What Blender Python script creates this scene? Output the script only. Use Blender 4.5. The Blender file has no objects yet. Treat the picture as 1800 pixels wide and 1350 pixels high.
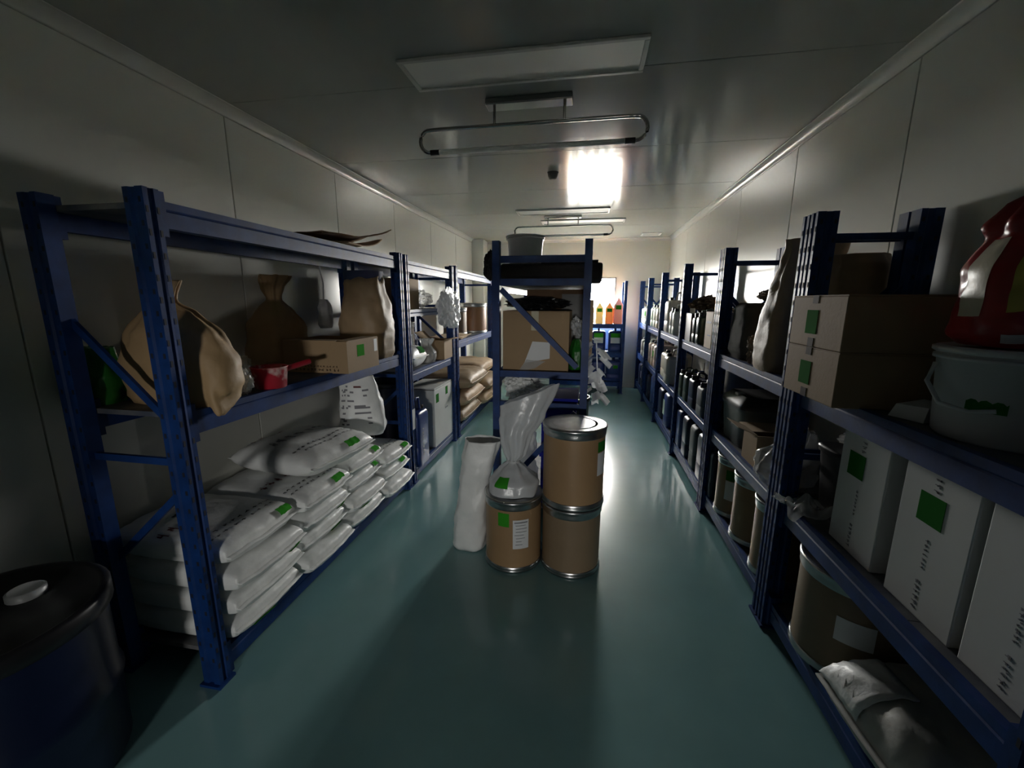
import bpy, math, random
from mathutils import Vector, Matrix, noise
PI = math.pi
SC = bpy.context.scene
COL = SC.collection
# ------------------------------------------------------------------ camera, world, light, exposure
F_PX, YAW, PITCH, ROLL = 728.2, 0.1777, 0.1963, 0.004
cd = bpy.data.cameras.new('camera'); cam = bpy.data.objects.new('camera', cd); COL.objects.link(cam)
cd.sensor_fit = 'HORIZONTAL'; cd.sensor_width = 36.0; cd.lens = 36.0 * F_PX / 1800.0; cd.clip_start = 0.02
Rh = Vector((math.cos(YAW), math.sin(YAW), 0)); Fh = Vector((-math.sin(YAW), math.cos(YAW), 0)); Zv = Vector((0, 0, 1))
Fw = Fh * math.cos(PITCH) - Zv * math.sin(PITCH); Up = Fh * math.sin(PITCH) + Zv * math.cos(PITCH)
R2 = Rh * math.cos(ROLL) + Up * math.sin(ROLL); U2 = -Rh * math.sin(ROLL) + Up * math.cos(ROLL)
cam.matrix_world = Matrix(((R2.x, U2.x, -Fw.x, 0), (R2.y, U2.y, -Fw.y, 0), (R2.z, U2.z, -Fw.z, 1.6), (0, 0, 0, 1)))
SC.camera = cam
W = bpy.data.worlds.new('overcast_sky'); SC.world = W; W.use_nodes = True
bg = W.node_tree.nodes['Background']; bg.inputs[0].default_value = (1.0, 0.985, 0.94, 1); bg.inputs[1].default_value = 70.0
pl = bpy.data.lights.new('window_daylight_portal', 'AREA'); pl.shape = 'RECTANGLE'; pl.size = 0.94; pl.size_y = 0.92
pl.cycles.is_portal = True
po = bpy.data.objects.new('window_daylight_portal', pl); COL.objects.link(po)
po.location = (0.025, 8.12, 1.585); po.rotation_euler = (-PI / 2, 0, 0)
PW = (.05, .72, 1.18, 1.48)                        # added fill window at the end of the unseen passage: x0, x1, z0, z1
p2 = pl.copy(); p2.size = PW[1] - PW[0]; p2.size_y = PW[3] - PW[2]
po2 = bpy.data.objects.new('fill_daylight_portal', p2); COL.objects.link(po2)  # samples the sky through the added fill window
po2.location = ((PW[0] + PW[1]) / 2, -4.82, (PW[2] + PW[3]) / 2); po2.rotation_euler = (PI / 2, 0, 0)
vs = SC.view_settings; SC.display_settings.display_device = 'sRGB'
vs.view_transform = 'Standard'; vs.look = 'None'; vs.exposure = 1.5; vs.gamma = 1.0; vs.use_curve_mapping = False
cy = SC.cycles
cy.max_bounces = 14; cy.diffuse_bounces = 8; cy.glossy_bounces = 6; cy.transmission_bounces = 6; cy.transparent_max_bounces = 24
cy.caustics_reflective = False; cy.caustics_refractive = False; cy.sample_clamp_indirect = 6.0; cy.use_denoising = True

# ------------------------------------------------------------------ materials
M = {}
def mat(key, col, rough=0.5, metal=0.0, var=0.0, vscale=6.0, bump=0.0, bscale=20.0, spec=0.5, alpha=None, transl=0.0,
        col2=None, stretch=None, coat=0.0, bdist=0.01):
    m = bpy.data.materials.new(key); m.use_nodes = True; nt = m.node_tree; N = nt.nodes; L = nt.links
    p = N['Principled BSDF']; out = N['Material Output']
    p.inputs['Base Color'].default_value = (*col, 1); p.inputs['Roughness'].default_value = rough
    p.inputs['Metallic'].default_value = metal; p.inputs['Specular IOR Level'].default_value = spec
    p.inputs['Coat Weight'].default_value = coat; p.inputs['Coat Roughness'].default_value = 0.12
    tc = N.new('ShaderNodeTexCoord'); mp = N.new('ShaderNodeMapping'); L.new(tc.outputs['Object'], mp.inputs[0])
    if stretch: mp.inputs['Scale'].default_value = stretch
    if var > 0:
        n = N.new('ShaderNodeTexNoise'); n.inputs['Scale'].default_value = vscale; n.inputs['Detail'].default_value = 6
        L.new(mp.outputs[0], n.inputs['Vector'])
        r = N.new('ShaderNodeValToRGB'); c2 = col2 or tuple(c * (1 - var) for c in col)
        r.color_ramp.elements[0].position = 0.35; r.color_ramp.elements[1].position = 0.68
        r.color_ramp.elements[0].color = (*c2, 1); r.color_ramp.elements[1].color = (*col, 1)
        L.new(n.outputs['Fac'], r.inputs[0]); L.new(r.outputs[0], p.inputs['Base Color'])
    if bump > 0:
        n2 = N.new('ShaderNodeTexNoise'); n2.inputs['Scale'].default_value = bscale; n2.inputs['Detail'].default_value = 5
        L.new(mp.outputs[0], n2.inputs['Vector'])
        b = N.new('ShaderNodeBump'); b.inputs['Strength'].default_value = bump; b.inputs['Distance'].default_value = bdist
        L.new(n2.outputs['Fac'], b.inputs['Height']); L.new(b.outputs[0], p.inputs['Normal'])
    last = p.outputs[0]
    if transl > 0:
        t = N.new('ShaderNodeBsdfTranslucent'); t.inputs[0].default_value = (*col, 1)
        mx = N.new('ShaderNodeMixShader'); mx.inputs[0].default_value = transl
        L.new(last, mx.inputs[1]); L.new(t.outputs[0], mx.inputs[2]); last = mx.outputs[0]
    if alpha is not None:
        t = N.new('ShaderNodeBsdfTransparent'); mx = N.new('ShaderNodeMixShader'); mx.inputs[0].default_value = alpha
        L.new(t.outputs[0], mx.inputs[1]); L.new(last, mx.inputs[2]); last = mx.outputs[0]
    L.new(last, out.inputs[0]); M[key] = m
    return m
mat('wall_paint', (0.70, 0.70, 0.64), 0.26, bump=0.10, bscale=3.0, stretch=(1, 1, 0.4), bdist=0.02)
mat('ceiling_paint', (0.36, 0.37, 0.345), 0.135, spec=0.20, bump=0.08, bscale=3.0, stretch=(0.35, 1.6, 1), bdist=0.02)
mat('unseen_wall_grey', (0.12, 0.12, 0.12), 0.7)
mat('joint', (0.25, 0.25, 0.24), 0.6)
mat('cove', (0.62, 0.62, 0.58), 0.22, spec=0.8)
mat('floor_epoxy', (0.185, 0.350, 0.358), 0.24, var=0.12, vscale=2.2, bump=0.03, bscale=9, coat=0.5)
mat('rack_blue', (0.006, 0.040, 0.175), 0.48, var=0.35, vscale=14, bump=0.05, bscale=60, spec=0.3)
mat('slot_dark', (0.004, 0.007, 0.02), 0.7)
mat('deck_steel', (0.055, 0.065, 0.09), 0.6, var=0.45, vscale=9, col2=(0.15, 0.15, 0.15), spec=0.25)
mat('kraft', (0.40, 0.265, 0.135), 0.62, var=0.18, vscale=5, bump=0.25, bscale=26)
mat('kraft_sack', (0.36, 0.255, 0.15), 0.55, var=0.2, vscale=6, bump=0.25, bscale=22)
mat('kraft_pale', (0.52, 0.37, 0.235), 0.6, var=0.2, vscale=6, bump=0.25, bscale=22)
mat('carton', (0.36, 0.25, 0.145), 0.75, var=0.12, vscale=3, bump=0.06, bscale=60, spec=0.2)
mat('carton_dark', (0.17, 0.105, 0.06), 0.75, var=0.2, vscale=3, spec=0.2)
mat('carton_pale', (0.50, 0.37, 0.24), 0.7, var=0.1, vscale=3, spec=0.2)
mat('carton_inside', (0.10, 0.065, 0.035), 0.9)
mat('carton_white', (0.60, 0.61, 0.60), 0.5, var=0.06, vscale=4)
mat('drum_board', (0.34, 0.215, 0.11), 0.42, var=0.15, vscale=4, bump=0.04, bscale=30)
mat('drum_board_red', (0.30, 0.15, 0.075), 0.45, var=0.15, vscale=4)
mat('drum_board_dull', (0.23, 0.165, 0.10), 0.5, var=0.15, vscale=4)
mat('galvanised', (0.55, 0.56, 0.56), 0.28, metal=1.0, var=0.25, vscale=12)
mat('chrome', (0.42, 0.42, 0.41), 0.2, metal=1.0)
mat('lid_tan', (0.52, 0.48, 0.33), 0.5, var=0.15, vscale=8)
mat('woven_white', (0.84, 0.85, 0.84), 0.42, var=0.08, vscale=9, bump=0.45, bscale=16, spec=0.6)
mat('woven_grey', (0.50, 0.50, 0.47), 0.5, var=0.15, vscale=7, bump=0.3, bscale=18)
mat('film_white', (0.72, 0.73, 0.74), 0.28, bump=0.5, bscale=18, alpha=0.86, transl=0.3, spec=0.7)
mat('film_clear', (0.70, 0.71, 0.70), 0.14, bump=0.35, bscale=16, alpha=0.40, transl=0.25, spec=0.9)
mat('film_grey', (0.78, 0.80, 0.82), 0.26, bump=0.5, bscale=16, alpha=0.82, transl=0.3, spec=0.7)
mat('film_black', (0.012, 0.012, 0.013), 0.22, bump=0.5, bscale=20, spec=0.7)
mat('black_cloth', (0.018, 0.015, 0.013), 0.75, var=0.3, vscale=9)
mat('black_plastic', (0.010, 0.010, 0.012), 0.35)
mat('blue_plastic', (0.012, 0.035, 0.17), 0.36, var=0.15, vscale=5)
mat('blue_crate', (0.015, 0.02, 0.24), 0.8, spec=0.08)
mat('navy_plastic', (0.004, 0.009, 0.038), 0.36)
mat('jug_cream', (0.60, 0.56, 0.46), 0.38, var=0.08, vscale=4, transl=0.2)
mat('jug_white', (0.66, 0.68, 0.62), 0.38, transl=0.25)
mat('jug_green_white', (0.52, 0.64, 0.55), 0.38, transl=0.25)
mat('jug_pink', (0.60, 0.50, 0.44), 0.4, transl=0.2)
mat('jug_grey', (0.24, 0.24, 0.23), 0.38)
mat('jug_dark_green', (0.035, 0.06, 0.045), 0.34)
mat('jug_silver', (0.42, 0.40, 0.36), 0.34, transl=0.1)
mat('liquid_yellow', (0.78, 0.68, 0.40), 0.4, transl=0.12, spec=0.2)
mat('liquid_orange', (0.80, 0.46, 0.18), 0.4, transl=0.12, spec=0.2)
mat('liquid_pink', (0.78, 0.48, 0.40), 0.4, transl=0.12, spec=0.2)
mat('bucket_white', (0.60, 0.61, 0.61), 0.36)
mat('tub_grey', (0.11, 0.125, 0.125), 0.55, spec=0.3)
mat('dark_lid', (0.05, 0.047, 0.047), 0.5, spec=0.3)
mat('sticker_green', (0.035, 0.27, 0.02), 0.95, spec=0.06)
mat('sticker_dark_green', (0.02, 0.15, 0.02), 0.95, spec=0.05)
mat('paper_white', (0.66, 0.67, 0.68), 0.6)
mat('ink', (0.035, 0.035, 0.04), 0.7)
mat('ink_red', (0.16, 0.05, 0.05), 0.7)
mat('ink_grey', (0.22, 0.22, 0.24), 0.7)
mat('ink_brown', (0.10, 0.06, 0.035), 0.7)
mat('tape_dark', (0.05, 0.035, 0.03), 0.7, spec=0.08)
mat('red_plastic', (0.42, 0.018, 0.035), 0.4, var=0.9, vscale=16, col2=(0.62, 0.40, 0.38))
mat('red_plain', (0.42, 0.018, 0.035), 0.4)
mat('red_bag', (0.30, 0.012, 0.012), 0.3, bump=0.3, bscale=10)
mat('yellow_print', (0.42, 0.36, 0.06), 0.35)
mat('cream_bag', (0.55, 0.50, 0.38), 0.4, bump=0.3, bscale=12)
mat('green_bag', (0.014, 0.13, 0.014), 0.4, bump=0.4, bscale=12)
mat('teal_film', (0.03, 0.10, 0.08), 0.4, bump=0.4, bscale=12, alpha=0.6)
mat('blue_fabric', (0.02, 0.03, 0.10), 0.7)
mat('lamp_panel', (0.80, 0.79, 0.74), 0.45)
mat('lamp_frame', (0.50, 0.50, 0.47), 0.3)
mat('tube_glass', (0.85, 0.85, 0.82), 0.35)
mat('detector', (0.16, 0.16, 0.155), 0.5)
mat('brown_plastic', (0.16, 0.105, 0.06), 0.3, bump=0.5, bscale=16)
mat('sheet_grey', (0.16, 0.16, 0.155), 0.6)
mat('frame_alu', (0.55, 0.55, 0.53), 0.35, metal=0.6)
mat('concrete', (0.42, 0.42, 0.40), 0.85, var=0.2, vscale=1.5)
mat('cloth_brown', (0.34, 0.27, 0.21), 0.8, var=0.2, vscale=10, bump=0.3, bscale=18)
mat('dusty_film', (0.14, 0.135, 0.125), 0.85, var=0.3, vscale=5, bump=0.3, bscale=9, spec=0.1)
for e_, p_ in zip([n for n in M['red_plastic'].node_tree.nodes if n.type == 'VALTORGB'][0].color_ramp.elements, (.36, .47)): e_.position = p_
def glass():
    m = bpy.data.materials.new('window_glass'); m.use_nodes = True; N = m.node_tree.nodes; L = m.node_tree.links
    N.remove(N['Principled BSDF']); t = N.new('ShaderNodeBsdfTransparent'); g = N.new('ShaderNodeBsdfGlossy')
    g.inputs['Roughness'].default_value = 0.03; mx = N.new('ShaderNodeMixShader'); mx.inputs[0].default_value = 0.06
    L.new(t.outputs[0], mx.inputs[1]); L.new(g.outputs[0], mx.inputs[2]); L.new(mx.outputs[0], N['Material Output'].inputs[0]); M['window_glass'] = m
glass()

# ------------------------------------------------------------------ mesh kit
def nz(x, y, z): return noise.noise(Vector((x, y, z)))
class MB:
    def __init__(s): s.v = []; s.f = []; s.m = []; s.s = []
    def add(s, vs_, fs, m=0, sm=False):
        o = len(s.v); s.v += [tuple(p) for p in vs_]
        for f in fs: s.f.append([i + o for i in f]); s.m.append(m); s.s.append(sm)
        return s
    def box(s, x0, x1, y0, y1, z0, z1, m=0):
        return s.add([(x0, y0, z0), (x1, y0, z0), (x1, y1, z0), (x0, y1, z0), (x0, y0, z1), (x1, y0, z1), (x1, y1, z1), (x0, y1, z1)],
                     [(3, 2, 1, 0), (4, 5, 6, 7), (0, 1, 5, 4), (1, 2, 6, 5), (2, 3, 7, 6), (3, 0, 4, 7)], m)
    def loft(s, rings, m=0, sm=True, cap0=True, cap1=True):
        n = len(rings[0]); vv = [p for r in rings for p in r]; ff = []
        for k in range(len(rings) - 1):
            for i in range(n):
                j = (i + 1) % n; ff.append((k * n + i, k * n + j, (k + 1) * n + j, (k + 1) * n + i))
        s.add(vv, ff, m, sm)
        if cap0: s.add(rings[0], [tuple(range(n))[::-1]], m)
        if cap1: s.add(rings[-1], [tuple(range(n))], m)
        return s
    def lathe(s, prof, cx=0, cy=0, n=28, m=0, sm=True, cap0=True, cap1=True):
        return s.loft([[(cx + r * math.cos(2 * PI * i / n), cy + r * math.sin(2 * PI * i / n), z) for i in range(n)] for r, z in prof], m, sm, cap0, cap1)
    def tube(s, path, r, n=8, m=0, closed=False):
        P = [Vector(p) for p in path]; rings = []
        for i, p in enumerate(P):
            a = P[i - 1] if (i > 0 or closed) else P[i]; b = P[(i + 1) % len(P)] if (i < len(P) - 1 or closed) else P[i]
            t = (b - a).normalized(); ref = Vector((0, 0, 1)) if abs(t.z) < 0.9 else Vector((1, 0, 0))
            u = t.cross(ref).normalized(); w = t.cross(u)
            rings.append([tuple(p + u * r * math.cos(2 * PI * k / n) + w * r * math.sin(2 * PI * k / n)) for k in range(n)])
        if closed: rings.append(rings[0])
        return s.loft(rings, m, True, not closed, not closed)
    def bar(s, a, b, w, h, m=0):
        a = Vector(a); b = Vector(b); t = (b - a).normalized(); ref = Vector((0, 1, 0)) if abs(t.y) < 0.9 else Vector((0, 0, 1))
        u = t.cross(ref).normalized() * w / 2; q = ref * h / 2
        return s.loft([[tuple(p + u + q), tuple(p - u + q), tuple(p - u - q), tuple(p + u - q)] for p in (a, b)], m, False)
    def prism(s, poly, a, b, axis='z', m=0):
        def pt(p, t): return (p[0], p[1], t) if axis == 'z' else ((p[0], t, p[1]) if axis == 'y' else (t, p[0], p[1]))
        return s.loft([[pt(p, a) for p in poly], [pt(p, b) for p in poly]], m, False)
    def grid(s, P, nu, nv, m=0, sm=True):
        vv = [P(i / nu, j / nv) for j in range(nv + 1) for i in range(nu + 1)]
        ff = [(j * (nu + 1) + i, j * (nu + 1) + i + 1, (j + 1) * (nu + 1) + i + 1, (j + 1) * (nu + 1) + i) for j in range(nv) for i in range(nu)]
        return s.add(vv, ff, m, sm)
    def mesh(s, name, mats):
        me = bpy.data.meshes.new(name); me.from_pydata(s.v, [], s.f)
        for k in mats: me.materials.append(M[k])
        me.polygons.foreach_set('material_index', s.m); me.polygons.foreach_set('use_smooth', s.s); me.validate(); me.update()
        return me
def mods(o, bevel=0, solid=0, sub=0):
    if solid:
        d = o.modifiers.new('thickness', 'SOLIDIFY'); d.thickness = solid; d.offset = 0
    if bevel:
        b = o.modifiers.new('edge_round', 'BEVEL'); b.width = bevel; b.segments = 2; b.limit_method = 'ANGLE'
    if sub:
        d = o.modifiers.new('smooth', 'SUBSURF'); d.levels = sub; d.render_levels = sub
    return o
def obj_(name, mb, mats, parent=None, loc=(0, 0, 0), bevel=0, solid=0, label=None, kind=None):
    mats = [mats] if isinstance(mats, str) else mats
    me = mb.mesh(name, mats) if isinstance(mb, MB) else mb
    o = bpy.data.objects.new(name, me); COL.objects.link(o); o.location = loc
    if parent: o.parent = parent
    if label: o['label'] = label
    if kind: o['kind'] = kind
    return mods(o, bevel, solid)
def obj(name, *a, **k):
    if name == 'printing': k['kind'] = 'stuff'
    return obj_(name, *a, **k)
def tag(o, label, cat, group=None, kind=None):
    o['label'] = label; o['category'] = cat
    if group: o['group'] = group
    if kind: o['kind'] = kind
    return o
def thing(name, label, cat, loc, rz=0, group=None, rx=0, ry=0):
    o = bpy.data.objects.new(name, None); o.empty_display_size = 0.1; COL.objects.link(o)
    o.location = loc; o.rotation_euler = (rx, ry, rz); return tag(o, label, cat, group)
def struct(name, mb, mats, **k):
    o = obj(name, mb, mats, **k); o['kind'] = 'structure'; return o
def copy_thing(root, label, loc, rz=None, group=None, sc=None):
    r = root.copy(); COL.objects.link(r); r.location = loc; r['label'] = label
    if rz is not None: r.rotation_euler = (root.rotation_euler.x, root.rotation_euler.y, rz)
    if group: r['group'] = group
    if sc: r.scale = sc
    for ch in list(root.children):
        c = ch.copy(); COL.objects.link(c); c.parent = r
        for g in list(ch.children):
            d = g.copy(); COL.objects.link(d); d.parent = c
    return r
def srect(rx, ry, e, n):
    out = []
    for i in range(n):
        t = 2 * PI * (i + 0.5) / n; c, q = math.cos(t), math.sin(t)
        out.append((rx * math.copysign(abs(c) ** (2 / e), c), ry * math.copysign(abs(q) ** (2 / e), q)))
    return out

# ------------------------------------------------------------------ the room
XL, XR, YB, YF, H = -2.15, 1.40, 8.05, -1.3, 2.72
struct('floor', MB().box(XL - .1, XR + .1, YF - .1, YB + .1, -0.1, 0), 'floor_epoxy')
w = struct('wall_left', MB().box(XL - .12, XL - .05, YF, YB, 0, H), 'joint')
e0 = [-1.3] + [3.45 + 1.1 * k for k in range(-4, 5)]; e0 = [y for y in e0 if y < 7.6] + [YB]
w2 = struct('wall_right', MB().box(XR + .05, XR + .12, YF, YB, 0, H), 'joint')
for a, b in zip(e0[:-1], e0[1:]):
    if b - a < 0.05: continue
    obj('panel', MB().box(XL - .05, XL, a + .003, b - .003, 0, H), 'wall_paint', w, bevel=.003)
    obj('panel', MB().box(XR, XR + .05, a + .003, b - .003, 0, H), 'wall_paint', w2, bevel=.003)
DX0, DX1, PY = -.90, .36, -4.7                      # doorway behind camera, sized to aim front fill from an unseen added passage
struct('wall_front', MB().box(XL - .12, DX0, YF - .1, YF, 0, H).box(DX1, XR + .12, YF - .1, YF, 0, H).box(DX0, DX1, YF - .1, YF, 2.1, H), 'unseen_wall_grey')
struct('wall_fill_passage', MB().box(-1.3, -1.2, PY, YF - .1, 0, 2.4).box(.95, 1.05, PY, YF - .1, 0, 2.4).box(-1.3, 1.0, PY - .1, YF - .1, 2.4, 2.5).box(-1.3, 1.0, PY - .1, YF - .1, -.1, 0)
       .box(-1.3, PW[0], PY - .1, PY, 0, 2.4).box(PW[1], 1.0, PY - .1, PY, 0, 2.4).box(PW[0], PW[1], PY - .1, PY, 0, PW[2]).box(PW[0], PW[1], PY - .1, PY, PW[3], 2.4), 'unseen_wall_grey')  # unseen passage, added to carry front fill to the middle aisle
w3 = struct('fill_window', MB().box(PW[0], PW[0] + .03, PY - .09, PY - .03, PW[2], PW[3]).box(PW[1] - .03, PW[1], PY - .09, PY - .03, PW[2], PW[3]), 'frame_alu')  # added window, out of view, its size sets the fill strength
obj('pane', MB().box(PW[0] + .03, PW[1] - .03, PY - .06, PY - .055, PW[2], PW[3]), 'window_glass', w3)
# back wall with the window opening
WX0, WX1, WZ0, WZ1 = -0.45, 0.50, 1.12, 2.05
b = MB().box(XL - .12, WX0, YB, YB + .05, 0, H).box(WX1, XR + .12, YB, YB + .05, 0, H).box(WX0, WX1, YB, YB + .05, 0, WZ0).box(WX0, WX1, YB, YB + .05, WZ1, H)
struct('wall_back', b, 'wall_paint')
win = struct('window_1', MB().box(WX0, WX0 + .03, YB + .005, YB + .05, WZ0, WZ1).box(WX1 - .03, WX1, YB + .005, YB + .05, WZ0, WZ1)
             .box(WX0, WX1, YB + .005, YB + .05, WZ0, WZ0 + .03).box(WX0, WX1, YB + .005, YB + .05, WZ1 - .03, WZ1), 'frame_alu')
obj('mullion', MB().box(-.27, -.23, YB + .01, YB + .045, WZ0 + .03, WZ1 - .03), 'frame_alu', win)
obj('pane', MB().box(WX0 + .03, -.27, YB + .022, YB + .026, WZ0 + .03, WZ1 - .03), 'window_glass', win)
obj('pane', MB().box(-.23, WX1 - .03, YB + .022, YB + .026, WZ0 + .03, WZ1 - .03), 'window_glass', win)
struct('ground', MB().box(-40, 40, -45, 50, -0.5, -0.3), 'concrete')
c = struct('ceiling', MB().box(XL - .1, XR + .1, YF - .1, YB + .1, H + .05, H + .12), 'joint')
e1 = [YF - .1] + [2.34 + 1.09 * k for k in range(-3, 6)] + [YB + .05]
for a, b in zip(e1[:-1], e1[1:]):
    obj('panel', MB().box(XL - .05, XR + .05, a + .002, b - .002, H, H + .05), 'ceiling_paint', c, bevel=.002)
# boxed-in corner column at the back left, coves and baseboards
struct('column', MB().box(XL, -1.93, 7.72, YB, 0, H), 'wall_paint', bevel=.008)
def cove(x, sx):
    r = .06; pts = [(x, H)] + [(x + sx * (r - r * math.sin(t)), H - r + r * math.cos(t)) for t in [PI / 2 * k / 8 for k in range(9)]]
    pts = [(x, H), (x, H - r)] + [(x + sx * (r - r * math.cos(t)), H - r + r * math.sin(t)) for t in [PI / 2 * k / 8 for k in range(1, 9)]]
    rings = [[(p[0], y, p[1]) for p in pts] for y in (YF, YB)]
    mb = MB(); mb.loft(rings, 0, True, True, True); return mb
struct('trim_1', cove(XL, 1), 'cove'); struct('trim_2', cove(XR, -1), 'cove')
struct('trim_3', MB().prism([(YB, H), (YB, H - .05), (YB - .02, H - .02), (YB - .05, H)], XL, XR, 'x'), 'cove')
struct('baseboard_left', MB().prism([(XL, 0), (XL + .03, 0), (XL + .008, .07), (XL, .08)], YF, 7.7, 'y'), 'cove')
struct('baseboard_right', MB().prism([(XR, 0), (XR - .03, 0), (XR - .008, .07), (XR, .08)], YF, YB, 'y'), 'cove')
struct('baseboard_back', MB().prism([(YB, 0), (YB - .03, 0), (YB - .008, .07), (YB, .08)], -1.93, XR, 'x'), 'cove')

# ------------------------------------------------------------------ ceiling fittings
def light_panel(x0, x1, y0, y1, label):
    t = thing('ceiling_light_panel', label, 'ceiling light', ((x0 + x1) / 2, (y0 + y1) / 2, H), group='flat panel lights in the ceiling')
    a, b = (x1 - x0) / 2, (y1 - y0) / 2; f = .022
    obj('frame', MB().box(-a, a, -b, -b + f, -.014, 0).box(-a, a, b - f, b, -.014, 0).box(-a, -a + f, -b + f, b - f, -.014, 0).box(a - f, a, -b + f, b - f, -.014, 0), 'lamp_frame', t, bevel=.003)
    obj('diffuser', MB().box(-a + f, a - f, -b + f, b - f, -.006, 0), 'lamp_panel', t)
light_panel(-.94, .22, 2.085, 2.375, 'large unlit flat ceiling light panel nearest the front, before the smoke detector')
light_panel(-.94, .22, 5.42, 5.71, 'unlit flat light panel in the ceiling just before the far tube lamp')
light_panel(-.70, .46, 6.12, 6.40, 'unlit flat light panel in the ceiling just behind the far tube lamp')
def tube_lamp(y, label):
    t = thing('tube_lamp', label, 'ceiling lamp', (-.37, y, H), group='chrome loop tube lamps under the ceiling')
    mb = MB().box(-.245, .245, -.05, .05, -.035, 0); obj('ceiling_plate', mb, 'chrome', t, bevel=.006)
    for x in (-.20, .20): obj('rod', MB().lathe([(.008, -.13), (.008, -.035)], x, 0, 12), 'chrome', t)
    r = .062; zc = -.188; path = [(-.53, 0, zc + r)]
    path = [(.53 * k, 0, zc + r) for k in (-1, -.5, 0, .5, 1)] + [(.59 + r * math.sin(a), 0, zc + r * math.cos(a)) for a in [PI * k / 10 for k in range(1, 10)]] + [(.585, 0, zc - r)]
    left = [(-.59 - r * math.sin(a), 0, zc + r * math.cos(a)) for a in [PI * k / 10 for k in range(9, 0, -1)]]
    obj('loop_tube', MB().tube([(-.585, 0, zc - r)] + left + path, .0105, 10), 'chrome', t)
    for s in (-1, 1): obj('end_cap', MB().tube([(s * .535, 0, zc - r), (s * .59, 0, zc - r)], .016, 14), 'black_plastic', t, label='black end cap')
    obj('glass_tube', MB().tube([(-.535, 0, zc - r), (.535, 0, zc - r)], .0145, 14), 'tube_glass', t)
tube_lamp(2.57, 'near chrome tube lamp hanging behind the big ceiling panel')
tube_lamp(5.85, 'far chrome tube lamp hanging above the white bucket')
d = thing('smoke_detector', 'small round grey smoke detector on the ceiling', 'detector', (-.35, 3.95, H))
obj('base', MB().lathe([(.05, -.012), (.05, 0)], n=24), 'detector', d)
obj('sensor_head', MB().lathe([(.02, -.062), (.034, -.055), (.044, -.03), (.046, -.012)], n=24), 'detector', d)
v = thing('ceiling_vent', 'small square white air vent in the far ceiling corner', 'vent', (.99, 7.58, H))
obj('frame', MB().box(-.16, .16, -.14, -.11, -.012, 0).box(-.16, .16, .11, .14, -.012, 0).box(-.16, -.13, -.11, .11, -.012, 0).box(.13, .16, -.11, .11, -.012, 0), 'lamp_panel', v)
for k in range(5): obj('slat', MB().prism([(-.09 + .045 * k, -.002), (-.087 + .045 * k, -.002), (-.072 + .045 * k, -.012), (-.075 + .045 * k, -.012)], -.13, .13, 'x'), 'lamp_frame', v)

# ------------------------------------------------------------------ racks
def post_mesh(hgt, sx):
    # channel upright, 8 cm deep (x) by 5.5 cm (y), groove on the aisle face and on both sides, rows of slots
    a, q = .04, .0275; g = .007
    poly = [(a, -q), (a, -.010), (a - g, -.006), (a - g, .006), (a, .010), (a, q), (.010, q), (.004, q - g), (-.012, q - g), (-.018, q), (-a, q),
            (-a, -q), (-.018, -q), (-.012, -q + g), (.004, -q + g), (.010, -q)]
    mb = MB().prism(poly, 0.012, hgt); mb.box(-.05, .05, -.04, .04, 0, .012)
    k = .10
    while k < hgt - .04:
        for y in (-.019, .019): mb.box(a - .001, a + .0008, y - .004, y + .004, k - .011, k + .011, 1)
        for x in (-.029, .024):
            for s in (-1, 1): mb.box(x - .005, x + .005, s * q - .0008, s * q + .0008, k + .02, k + .038, 1)
        k += .075
    if sx < 0:
        mb.v = [(-x, y, z) for x, y, z in mb.v]; mb.f = [f[::-1] for f in mb.f]
    return mb.mesh('post', ['rack_blue', 'slot_dark'])
POSTM = {}
def post(t, x, y, hgt, sx):
    k = (round(hgt, 2), sx)
    if k not in POSTM: POSTM[k] = post_mesh(hgt, sx)
    return obj('post', POSTM[k], [], t, (x, y, 0))
def beam(t, x, y0, y1, ztop, sx, hh=.09):
    # stepped box beam running along y; lip inside carries the deck
    poly = [(sx * .02, ztop - hh), (sx * .02, ztop - .035), (sx * .016, ztop - .03), (sx * .02, ztop - .025), (sx * .02, ztop), (-sx * .006, ztop), (-sx * .006, ztop - .025), (-sx * .02, ztop - .025), (-sx * .02, ztop - hh)]
    if sx < 0: poly = poly[::-1]
    mb = MB().loft([[(p[0], y0, p[1]) for p in poly][::-1], [(p[0], y1, p[1]) for p in poly][::-1]], 0, False)
    for y in (y0, y1):
        s = 1 if y == y0 else -1; mb.box(-.024 if sx > 0 else -.026, .026 if sx > 0 else .024, min(y, y + s * .03), max(y, y + s * .03), ztop - hh - .03, ztop + .03)
    return obj('beam', mb, 'rack_blue', t, (x, 0, 0))
def deck(t, x0, x1, y0, y1, z):
    mb = MB().box(x0, x1, y0, y1, z - .024, z - .006); n = max(1, int((y1 - y0) / .3)); wv = (y1 - y0) / n
    return [obj('deck_panel', MB().box(x0, x1, y0 + k * wv + .0015, y0 + (k + 1) * wv - .0015, z - .024, z - .004), 'deck_steel', t) for k in range(n)]
def brace(t, a, b): return obj('brace', MB().bar(a, b, .028, .014), 'rack_blue', t)
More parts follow.
